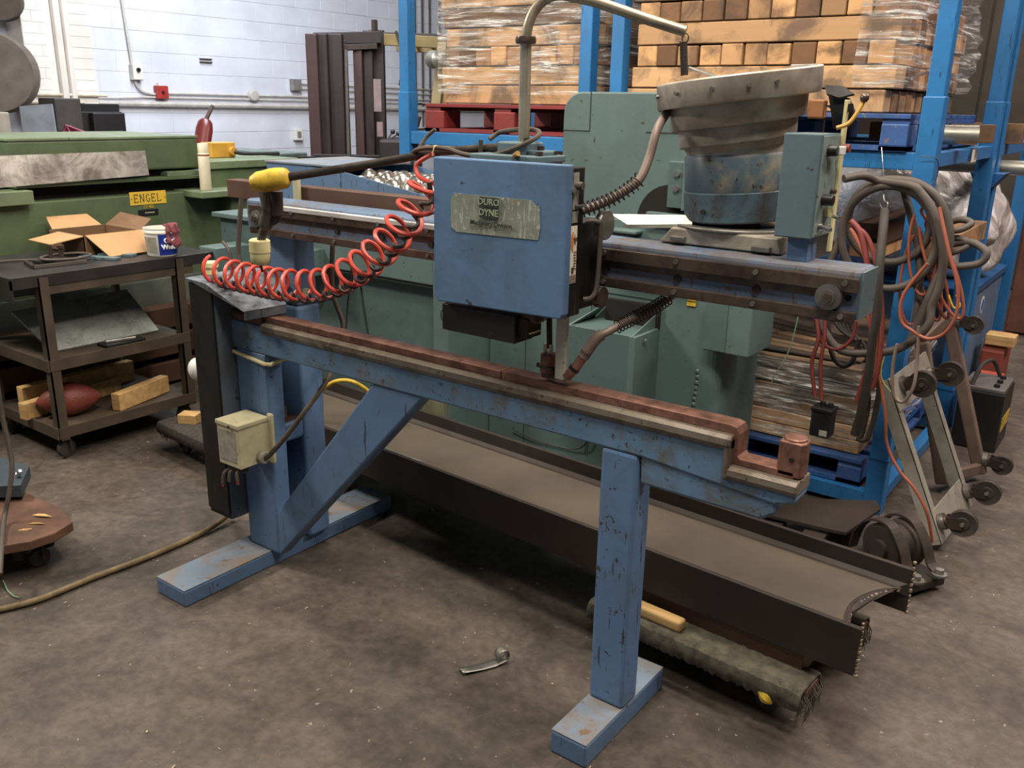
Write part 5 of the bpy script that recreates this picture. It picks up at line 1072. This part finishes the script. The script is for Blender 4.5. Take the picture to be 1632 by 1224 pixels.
# serif letters, built stroke by stroke (unit box: 0..1)
GL = {'E': [((0, 0), (0, 1)), ((0, 1), (.75, 1)), ((0, .5), (.55, .5)), ((0, 0), (.8, 0)), ((.75, 1), (.75, .82)), ((.8, 0), (.8, .18)), ((.55, .6), (.55, .4)), ((-.12, 0), (.1, 0)), ((-.12, 1), (.1, 1))],
      'N': [((0, 0), (0, 1)), ((0, 1), (.8, 0)), ((.8, 0), (.8, 1)), ((-.12, 0), (.14, 0)), ((-.12, 1), (.05, 1)), ((.66, 1), (.94, 1))],
      'G': [((.78, .82), (.5, 1)), ((.5, 1), (.2, .92)), ((.2, .92), (0, .5)), ((0, .5), (.2, .08)), ((.2, .08), (.55, 0)), ((.55, 0), (.78, .12)), ((.78, .12), (.78, .42)), ((.6, .42), (.92, .42))],
      'L': [((0, 0), (0, 1)), ((0, 0), (.75, 0)), ((.75, 0), (.75, .2)), ((-.12, 0), (.1, 0)), ((-.12, 1), (.14, 1))]}
def letters(word, y0, dy, wl_, z0, h, x, mat, parent):
    for i, chh in enumerate(word):
        m = MB()
        for (a, b_) in GL[chh]:
            m.bar((x, y0+i*dy+a[0]*wl_, z0+a[1]*h), (x, y0+i*dy+b_[0]*wl_, z0+b_[1]*h+(1e-5 if a == b_ else 0)), .0034, .0012, up=(1, 0, 0))
        m.build('letter', mat, parent)
letters('ENGEL', 2.785, .0355, .026, 1.043, .042, XG+.0046, M_dark, ym)
for y in (2.766, 2.974): MB().cyl((XG+.003, y, 1.063), (XG+.006, y, 1.063), .003, n=8).build('rivet', M_dark, ym)
bp = B(XG, XG+.004, 2.80, 2.925, .965, 1.000).build('type_plate', M_blk, gm_, bevel=.001); text('CE 45E', .022, (XG+.003, 2.868, 1.014), (0, 1, 0), (0, 0, 1), plain('plate_yellow', (226, 184, 44)), gm_)
B(XG+.0035, XG+.005, 2.84, 2.90, .978, .986).build('plate_print', M_paper, bp)
# spray can
sc_ = thing('spray_can', 'cream spray can standing on the end ledge of the green machine', 'spray can', (XG+.08, 3.175, 1.092))
c = Vector((XG+.08, 3.20, 1.0925))
MB().lathe([(0, 0), (.031, 0), (.033, .003), (.033, .205), (.030, .212), (.0, .214)], c, n=24).build('body', plain('can_cream', (226, 214, 184), .45, 0, .15, 12), sc_)
MB().lathe([(0, .212), (.029, .212), (.030, .216), (.030, .262), (.028, .266), (0, .267)], c, n=24).build('cap', plain('cap_cream', (238, 228, 196), .4, 0, .05), sc_)
MB().lathe([(.0333, .195), (.0336, .196), (.0336, .203), (.0333, .204)], c, n=24).build('printed_band', plain('band_red_brown', (150, 80, 60), .5), sc_)
text('BELT DRESS', .011, c+Vector((.024, -.0245, .19)), (.7, .7, 0), (0, 0, 1), M_dark, sc_, bold=.0002) if False else None
yb = thing('yellow_box', 'small yellow electrical box on the far end of the green machine', 'box', (XG-.35, 3.6, 1.245))
p = at(358, 262, X=XG-.3); B(XG-.42, XG-.3, p.y-.09, p.y+.09, 1.246, 1.34).build('box', plain('box_yellow', (220, 160, 48), .5), yb, bevel=.005); MB().cyl((XG-.3, p.y+.06, 1.285), (XG-.27, p.y+.06, 1.285), .025).build('knob', plain('box_yellow', (220, 160, 48), .5), yb)
MB().tube(smooth_path([(XG-.27, p.y+.06, 1.285), (XG-.25, p.y+.12, 1.27), (XG-.25, p.y+.4, 1.265)], 4), .012, 8).build('cable', M_blk, yb)
# things behind the green machine
ext = thing('fire_extinguisher', 'red fire extinguisher with black hose leaning behind the green machine', 'fire extinguisher', tuple(atD(318, 262, 6.5)))
a, b_ = atD(298, 400, 6.3), atD(328, 190, 6.5); dr = (b_-a).normalized(); L = (b_-a).length
MB().lathe([(0, -.25), (.058, -.25), (.06, -.24), (.060, L-.08), (.052, L-.03), (.036, L-.008), (.02, L), (0, L)], a, dr, 24).build('cylinder', plain('extinguisher_red', (112, 34, 30), .35), ext)
MB().cyl(b_-dr*.01, atD(339, 168, 6.5), .016, .013, 12).build('nozzle', M_hose, ext)
dk = thing('dark_cabinet', 'dark brown machine cabinet against the left end of the white wall', 'cabinet', (-8.6, 4.75, 0))
def cab(px0, px1, py, X0, nm, mat, dep=.35, z0=0):
    p, q = at(px0, py, X=X0), at(px1, py, X=X0); B(X0-dep, X0, p.y, q.y, z0, q.z).build(nm, mat, dk, bevel=.01)
cab(96, 195, 178, -8.3, 'body', M_blk); cab(148, 199, 180, -8.22, 'door', M_blk, .08, 1.0); cab(86, 128, 157, -8.28, 'upper_box', plain('cab_dark2', (60, 54, 52), .6), .3, 1.3); cab(128, 190, 166, -8.32, 'panel', M_dark, .1, .9)
gs = thing('metal_sheet', 'pale blue-grey sheet panel standing behind the green machine', 'panel', tuple(atD(60, 260, 6.6)))
g0_, g1_ = atD(112, 330, 6.6), atD(56, 330, 6.6); g0_.z = g1_.z = 0
MB().slab([g0_, g1_, atD(33, 170, 6.6), atD(84, 166, 6.6)], .02).build('sheet', plain('sheet_bluegrey', (132, 142, 156), .5), gs)
rb = thing('red_bracket', 'dark red triangular bracket sticking up behind the green machine', 'bracket', tuple(atD(110, 235, 6.9)))
for a, b_ in (((95, 232), (108, 202)), ((104, 203), (155, 222)), ((108, 202), (118, 226)), ((88, 230), (160, 228)), ((100, 226), (108, 520)), ((150, 226), (158, 520))): MB().bar(atD(*a, 6.9), atD(*b_, 6.9), .045, .045).build('strut', plain('bracket_red', (136, 42, 58), .5), rb, bevel=.004)
lf = thing('grey_fixture', 'pale beige fixture block at the left edge behind the green machine', 'machine', tuple(atD(10, 250, 6.8)))
p, q = atD(-30, 178, 6.8), atD(26, 178, 6.8); B(p.x-.3, p.x+.1, p.y, q.y, .0, p.z).build('body', plain('beige', (160, 150, 134), .6), lf, bevel=.01); B(p.x+.1, p.x+.12, p.y+.05, q.y-.06, 1.15, 1.3).build('opening', M_dark, lf)
dr_ = thing('round_disk', 'large round brown-grey shape at the top left edge beside the pilaster', 'disk', tuple(atD(0, 118, 8.2)))
MB().lathe([(0, 0), (.34, 0), (.36, .03), (.36, .25), (.34, .28), (0, .28)], atD(-3, 117, 8.3), (.8, -.55, 0), 36).build('disk_body', plain('disk_brown', (112, 100, 88), .8), dr_)  # plain brown-grey disk, a smaller darker one above it
MB().lathe([(0, 0), (.18, 0), (.18, .2), (0, .2)], atD(5, 2, 8.3), (.8, -.55, 0), 28).build('upper_disk', plain('disk_brown_dark', (84, 70, 60), .8), dr_)
# green-grey block seen left of forklift base
gb_ = thing('low_machine', 'dark green-grey machine top with black strips between green machine and forklift', 'machine', (-5.6, 4.9, 0))
p, q = atD(385, 240, 6.7), atD(476, 240, 6.7); B(p.x-.4, q.x+.1, p.y, q.y, 0, p.z).build('body', paint('slate_green', (84, 104, 100), amt=.2), gb_, bevel=.01)
B(p.x-.1, q.x+.15, p.y+.15, q.y+.05, p.z-.06, p.z-.03).build('black_strip', M_blk, gb_)
# blue and teal small parts between cart and machine arm
tb2 = thing('teal_cabinet', 'small grey-green cabinet with overhanging lid left of the machine arm', 'cabinet', (-3.6, 2.9, 0))
p, q = at(350, 345, Y=2.95), at(400, 348, Y=2.95)
B(p.x, q.x+.25, 2.95, 3.25, 0, p.z).build('body', M_teal2, tb2, bevel=.006); B(p.x-.03, q.x+.25, 2.92, 3.27, p.z, p.z+.025).build('lid', M_teal, tb2, bevel=.004)
p = at(330, 390, Y=2.75); B(p.x, p.x+.14, 2.70, 2.92, 0, p.z).build('small_box', M_teal, tb2, bevel=.005)
hose('dark_hose', 'dark hose standing up left of the arm end by the grey-green cabinet', [at(388, 290, Y=2.5), at(383, 340, Y=2.5), at(380, 400, Y=2.5), at(384, 440, Y=2.5), at(386, 560, Y=2.5), Vector((at(386, 560, Y=2.5).x, 2.5, .03))], .011, M_hose)
hose('dark_hose', 'thin dark hose curling beside the small grey-green box', [at(355, 385, Y=2.62), at(365, 400, Y=2.62), at(372, 430, Y=2.62), at(374, 450, Y=2.62), at(376, 560, Y=2.62), Vector((at(376, 560, Y=2.62).x, 2.62, .03))], .008, M_hose)

# cart
ct = thing('steel_cart', 'three-tier dark steel workshop cart with black top beside the green machine', 'cart', (-4.2, 2.2, 0))
x1, x0, y0, y1 = -3.885, -4.50, 1.70, 2.70
B(x0, x1, y0, y1, .853, .866).build('top', M_carttop, ct, bevel=.002); B(x1-.008, x1, y0, y1, .815, .855).build('top_lip', M_carttop, ct); B(x0, x1, y0, y0+.008, .76, .855).build('top_lip', M_carttop, ct)
B(x1-.012, x1-.004, y0+.12, y1-.12, .775, .815).build('apron', M_cart, ct)
for x in (x0, x1-.045):
    for y in (y0+.115, y1-.22):
        B(x+.001, x+.046, y, y+.006, .10, .853).build('leg', M_cart, ct); 
        B(x+.040 if x > -4.2 else x, x+.046 if x > -4.2 else x+.006, y, y+.045, .10, .853).build('leg', M_cart, ct)
for z, nm in ((.475, 'middle_shelf'), (.155, 'bottom_shelf')):
    B(x0+.01, x1-.008, y0+.12, y1-.18, z-.006, z).build(nm, M_cart, ct)
    s = B(x1-.008, x1+.003, y0+.115, y1-.175, z-.045, z+.008).build('shelf_lip', M_cart, ct, bevel=.001); B(x0+.01, x1, y0+.105, y0+.114, z-.045, z+.008).build('shelf_lip', M_cart, ct)
for x, y in ((x1-.05, y0+.16), (x0+.06, y0+.16), (x1-.05, y1-.22), (x0+.06, y1-.22)): caster(None, (x, y, .109), .045, d=(1, .3, 0), parent=ct)
# cardboard box
cbx_ = thing('cardboard_box', 'open brown cardboard box with spread flaps on the cart top', 'box', (-4.30, 2.38, .867))
u0 = at(112, 398, Z=.868); u1 = at(180, 402, Z=.868); 
bx0, bx1, by0, by1, bz0, bz1 = -4.52, -4.19, 2.20, 2.50, .868, .965
for (a, b_, c_, d__, nm) in ((bx1-.004, bx1, by0, by1, 'side'), (bx0, bx0+.004, by0, by1, 'side'), (bx0, bx1, by0, by0+.004, 'side'), (bx0, bx1, by1-.004, by1, 'side')): B(a, b_, c_, d__, bz0, bz1).build(nm, M_cardd, cbx_)
B(bx0, bx1, by0, by1, bz0, bz0+.004).build('bottom', M_cardd, cbx_)
MB().slab([(bx1, by0+.01, bz1), (bx1, by1+.04, bz1-.0), (bx1+.13, by1+.02, .875), (bx1+.13, by0+.05, .872)], .004).build('flap', M_card, cbx_)
MB().slab([(bx1, by0, bz1), (bx0+.1, by0, bz1), (bx0+.12, by0-.16, bz1-.02), (bx1-.02, by0-.15, bz1-.025)], .004).build('flap', M_card, cbx_)
MB().slab([(bx0, by0+.02, bz1), (bx0, by1-.02, bz1), (bx0-.10, by1-.04, bz1+.05), (bx0-.11, by0+.05, bz1+.05)], .004).build('flap', M_card, cbx_)
MB().slab([(bx0, by1, bz1), (bx1, by1, bz1), (bx1-.06, by1+.10, bz1+.045), (bx0+.02, by1+.08, bz1+.06)], .004).build('flap', M_cardd, cbx_)
# bucket
bk = thing('bucket', 'white plastic bucket with a blue oval label near the cart front corner', 'bucket', (-3.99, 2.47, .867))
c = Vector((-3.975, 2.475, .867)); H_ = .135
MB().lathe([(0, 0), (.066, 0), (.069, .004), (.078, H_-.025), (.082, H_-.022), (.082, H_-.012), (.079, H_-.008), (.081, H_), (.077, H_), (.074, H_-.02), (.066, .008), (0, .008)], c, n=36).build('shell', M_white, bk)
def cylpt(th, z, r): return c+Vector((r*math.cos(th), r*math.sin(th), z))
def lblpatch(th0, th1, z0, z1, nm, mat, dr=.0008):
    def f(i, j): th = th0+(th1-th0)*i; z = z0+(z1-z0)*j; return cylpt(th, z, .0693+.009*z/(H_-.025)*1.0+dr)
    return MB().grid(f, 14, 4).build(nm, mat, bk)
lblpatch(math.radians(-42), math.radians(48), .008, .108, 'blue_label', plain('label_blue', (28, 52, 160), .4))
lblpatch(math.radians(-105), math.radians(-50), .02, .095, 'grey_print', M_paper)
LP = plain('label_white', (240, 240, 240), .5)
for s, z, sz in (('Oxi', .078, .036), ('White', .048, .032)):
    th = math.radians(-5); n_ = Vector((math.cos(th), math.sin(th), 0)); text(s, sz, c+n_*.0795+Vector((0, 0, z)), (-math.sin(th), math.cos(th), 0), (0, 0, 1), LP, bk, bold=.0008, depth=.003)
rg = MB()
def rf(i, j):
    th = math.radians(-15+i*75); z = H_+.012-.11*j*(1-.5*abs(i-.5)*1.2); r = .085+.006*math.sin(i*19)+.005*math.sin(j*9)
    if j < .25: r = .085-.09*(.25-j)*2; z = H_+.012+.008*math.sin(i*14)
    return c+Vector((r*math.cos(th+j*.12*math.sin(i*8)), r*math.sin(th), z))
rg.grid(rf, 18, 14); tag(rg.build('rag', M_rag, None, solid=.003), 'dull maroon rag draped over the bucket rim', 'rag')
# tools on the cart
tl = thing('pulling_tool', 'dark threaded clamp tool with a ring lying on the cart top', 'tool', (-4.14, 2.03, .867))
c = Vector((-4.14, 2.02, .867)); MB().obox(c+Vector((0, 0, .009)), (.13, .12, .016), Matrix.Rotation(.4, 3, 'Z')).build('plate', M_rustb, tl, bevel=.003)
MB().cyl(c+Vector((.02, -.02, .017)), c+Vector((.02, -.02, .085)), .009, n=12).build('bolt', M_rail, tl); MB().cyl(c+Vector((.0, .04, .017)), c+Vector((.0, .04, .07)), .011, n=12).build('bolt', M_rail, tl); MB().cyl(c+Vector((.0, .04, .06)), c+Vector((.0, .04, .075)), .017, n=6).build('nut', M_rail, tl)
MB().tube([c+Vector((.02+.085*math.cos(a), .05+.11*math.sin(a), .024)) for a in [2*PI*k/26 for k in range(26)]], .006, 8, closed=True).build('ring', M_hose, tl)
MB().bar(c+Vector((.10, -.14, .008)), c+Vector((.12, .09, .008)), .014, .014).build('handle_bar', M_hose, tl); MB().bar(c+Vector((.10, -.14, .008)), c+Vector((-.06, -.10, .008)), .014, .014).build('handle_bar', M_rustb, tl)
for k, (a, b_) in enumerate((((-4.17, 2.17), (-3.99, 2.25)), ((-4.17, 2.26), (-4.03, 2.36)))):
    o = MB().bar((a[0], a[1], .873), (b_[0], b_[1], .873), .05, .012).build('flat_bar', M_ctrl, None, bevel=.001); tag(o, ('longer', 'shorter')[k]+' flat blue-grey metal bar poking out under the cardboard box', 'metal bar')
hose('dark_cable', 'thin dark cord trailing left across the cart top from the clamp tool', [(-4.22, 1.99, .874), (-4.28, 1.90, .874), (-4.30, 1.80, .874), (-4.33, 1.72, .874)], .005, M_hose, 'cord')
# middle shelf bits
o = MB().slab([(-4.28, 1.86, .64), (-4.28, 2.44, .66), (-4.02, 2.44, .485), (-4.02, 1.90, .485)][::-1], .01).build('metal_plate', paint('plate_grey', (150, 156, 148), amt=.2), None); tag(o, 'grey metal plate with holes standing tilted on the cart middle shelf', 'plate')
o = B(-4.0, -3.91, 2.10, 2.30, .4765, .49).build('tool_tray', M_black, None, bevel=.003); tag(o, 'small black tray on the cart middle shelf', 'tray')
o = MB().bar((-3.96, 2.12, .498), (-3.93, 2.26, .498), .02, .014).build('wrench', M_bright, None, bevel=.004); tag(o, 'short bright wrench lying on the small black tray on the middle shelf', 'wrench')
for k, (a, b_, hh) in enumerate((((-3.93, 2.12), (-4.03, 2.45), .085), ((-4.14, 1.78), (-4.22, 2.30), .08), ((-4.30, 1.85), (-4.34, 2.45), .11))):
    o = MB().bar((a[0], a[1], .157+hh/2), (b_[0], b_[1], .157+hh/2), .05, hh).build('wood_block', M_lumber, None, bevel=.003); tag(o, ('pale pine offcut nearest the front of the cart bottom shelf', 'pine offcut behind the football on the cart bottom shelf', 'rearmost pine offcut on the cart bottom shelf')[k], 'wood block')
# football
fbm = MB(); cf_ = Vector((-4.045, 1.955, .157+.078)); dirf = Vector((.42, .9, 0)).normalized(); prof = []
for k in range(25): t_ = -1+2*k/24; prof.append((max(0, .080*(1-abs(t_)**2)**.78*(1-.10*abs(t_))), .142*t_))
ft_ = thing('football', 'brown leather American football on the bottom shelf of the cart', 'ball', tuple(cf_-Vector((0, 0, .078))))
MB().lathe(prof, cf_, dirf, 30).build('leather', M_ball, ft_)
sd = dirf.cross(Vector((0, 0, 1)))
lp = []
for k in range(7): t_ = (k-3)*.012; lp.append(cf_+dirf*t_+(Vector((0, 0, .9))+sd*(-.42)).normalized()*.079)
MB().tube(lp, .0022, 6).build('lace_seam', plain('lace_pink', (176, 130, 124), .7), ft_)
for k in range(7): pvec = lp[k]; MB().tube([pvec-sd*.010-Vector((0, 0, .004)), pvec+Vector((0, 0, .001)), pvec+sd*.010+Vector((0, 0, -.001))], .0018, 6).build('lace', plain('lace_pink', (176, 130, 124), .7), ft_)
# white rounded thing behind the black cabinet
wf = thing('container', 'smooth white rounded container top peeking out behind the black cabinet', 'container', (at(314, 588, Y=2.02).x, 2.02, 0))
wc_ = at(314, 588, Y=2.02); MB().ball(wc_, .036, 20, (1, 1, 1.3)).build('white_top', M_white, wf)
MB().cyl((wc_.x+.045, wc_.y+.02, 0), (wc_.x+.02, wc_.y, wc_.z-.02), .014, n=16).build('stem', M_dark, wf)
# reddish pallet behind/under the cart
pallet('pallet', 'reddish brown wooden pallet on the floor between the cart and the green machine', -4.68, -4.52, 1.2, 3.0, .0, .12, M_brown, nb=12) if False else None
for k in range(3): tag(B(-4.66, -4.54, 1.75, 3.1, .02+.16*k, .14+.16*k).build('board', M_brown, None, bevel=.004), ('lowest', 'middle', 'topmost')[k]+' of three reddish boards stacked on edge behind the cart', 'board')

# small round-edged brown trolley at the left edge and blue-grey block
td = thing('wood_trolley', 'worn brown wooden trolley corner with litter on it at the left edge', 'dolly', (-3.3, 1.25, 0))
MB().prism([(-2.925, 1.30), (-2.93, 1.22), (-2.97, 1.14), (-3.1, 1.02), (-3.7, .92), (-3.75, 1.20), (-3.45, 1.40), (-3.10, 1.415), (-2.96, 1.385)][::-1], 'Z', .115, .150).build('deck', plain('trolley_brown', (104, 70, 50), .6, .0, .45, 9), td, bevel=.004)
for x, y in ((-3.03, 1.22), (-3.05, 1.33)): MB().cyl((x, y, .115), (x, y, .05), .02, n=12).build('leg', M_rustb, td)
caster(None, (-3.02, 1.28, .112), .035, parent=td); caster(None, (-3.5, 1.15, .112), .035, parent=td)
o = MB().prism([(-3.27, 1.36), (-3.43, 1.47), (-3.80, 1.42), (-3.80, 1.20), (-3.36, 1.27)], 'Z', .165, .215).build('metal_block', paint('block_slate', (66, 78, 88), amt=.3, grime=.4), None, bevel=.003)
tag(o, 'blue-grey slab with a worn tan top on the floor trolley at the left edge', 'slab')
MB().prism([(-3.275, 1.36), (-3.43, 1.465), (-3.80, 1.415), (-3.80, 1.205), (-3.365, 1.275)], 'Z', .2152, .219).build('tan_top', plain('tan_top', (140, 110, 78), .8), o) if False else None
for k in range(2): tag(B(-3.62+.16*k, -3.56+.16*k, 1.27, 1.37, .1505, .164).build('packer', M_brown, None), ('left', 'right')[k]+' thin packer under the blue-grey slab on the trolley', 'packer')
o = MB().cyl(at(17, 795, Y=1.40), at(27, 755, Y=1.40), .006, n=8).build('probe', M_bright, None); 
pr_ = thing('metal_nozzle', 'bright silver air nozzle standing beside the dark hose at the left edge', 'nozzle', tuple(at(20, 800, Y=1.38)))
o.parent = pr_; o.location = o.location-pr_.location; o.name = 'stem'
p, q = at(21, 782, Y=1.39), at(32, 750, Y=1.39); MB().tube([p, p.lerp(q, .3), p.lerp(q, .45), p.lerp(q, .9), q], [.004, .006, .008, .009, .006], 10).build('tip', M_bright, pr_)
hose('dark_hose', 'dark hose curving down along the left edge in front of the cart', [at(-6, 600, Y=1.30), at(3, 660, Y=1.30), at(14, 710, Y=1.30), at(19, 745, Y=1.29), at(14, 790, Y=1.26), at(6, 830, Y=1.22), at(2, 880, Y=1.12), at(0, 915, Y=1.08)], .0085, M_hose)
# wood shavings on trolley
for k, (x, y) in enumerate(((52, 822), (45, 835), (28, 845))):
    a = at(x, y, Z=.153); m = MB(); m.slab([a, a+Vector((.02, .006+.01*k, .002)), a+Vector((.07-.02*k, .035, .003)), a+Vector((.03, .03, .002)), a+Vector((.006, .016, .001))], -.003); tag(m.build('wood_splinter', M_lumber), ('yellow', 'pale', 'long')[k]+' splinter of wood litter on the brown trolley', 'litter')
tag(MB().tube(smooth_path([at(5, 925, Z=.012), at(12, 940, Z=.01), at(22, 950, Z=.006), at(30, 952, Z=.006)], 4), .0022, 6).build('loose_wire', plain('wire_green', (120, 160, 120), .5)), 'thin green wire end on the floor by the ochre cable at the left edge', 'wire')
# ochre floor cable
hose('floor_cable', 'thick ochre-brown cable snaking over the floor to the black cabinet', [at(-30, 978, Z=.012), at(60, 956, Z=.012), at(150, 920, Z=.012), at(230, 890, Z=.012), at(300, 860, Z=.013), at(345, 835, Z=.02), at(372, 812, Z=.05), (-2.60, 1.88, .20)], .0105, M_rope, 'cable')
hose('yellow_hose', 'yellow hose arching behind the diagonal brace', [at(515, 620, Y=2.4), at(535, 608, Y=2.42), at(560, 608, Y=2.45), at(585, 622, Y=2.5), at(600, 640, Y=2.5)], .009, M_yel)
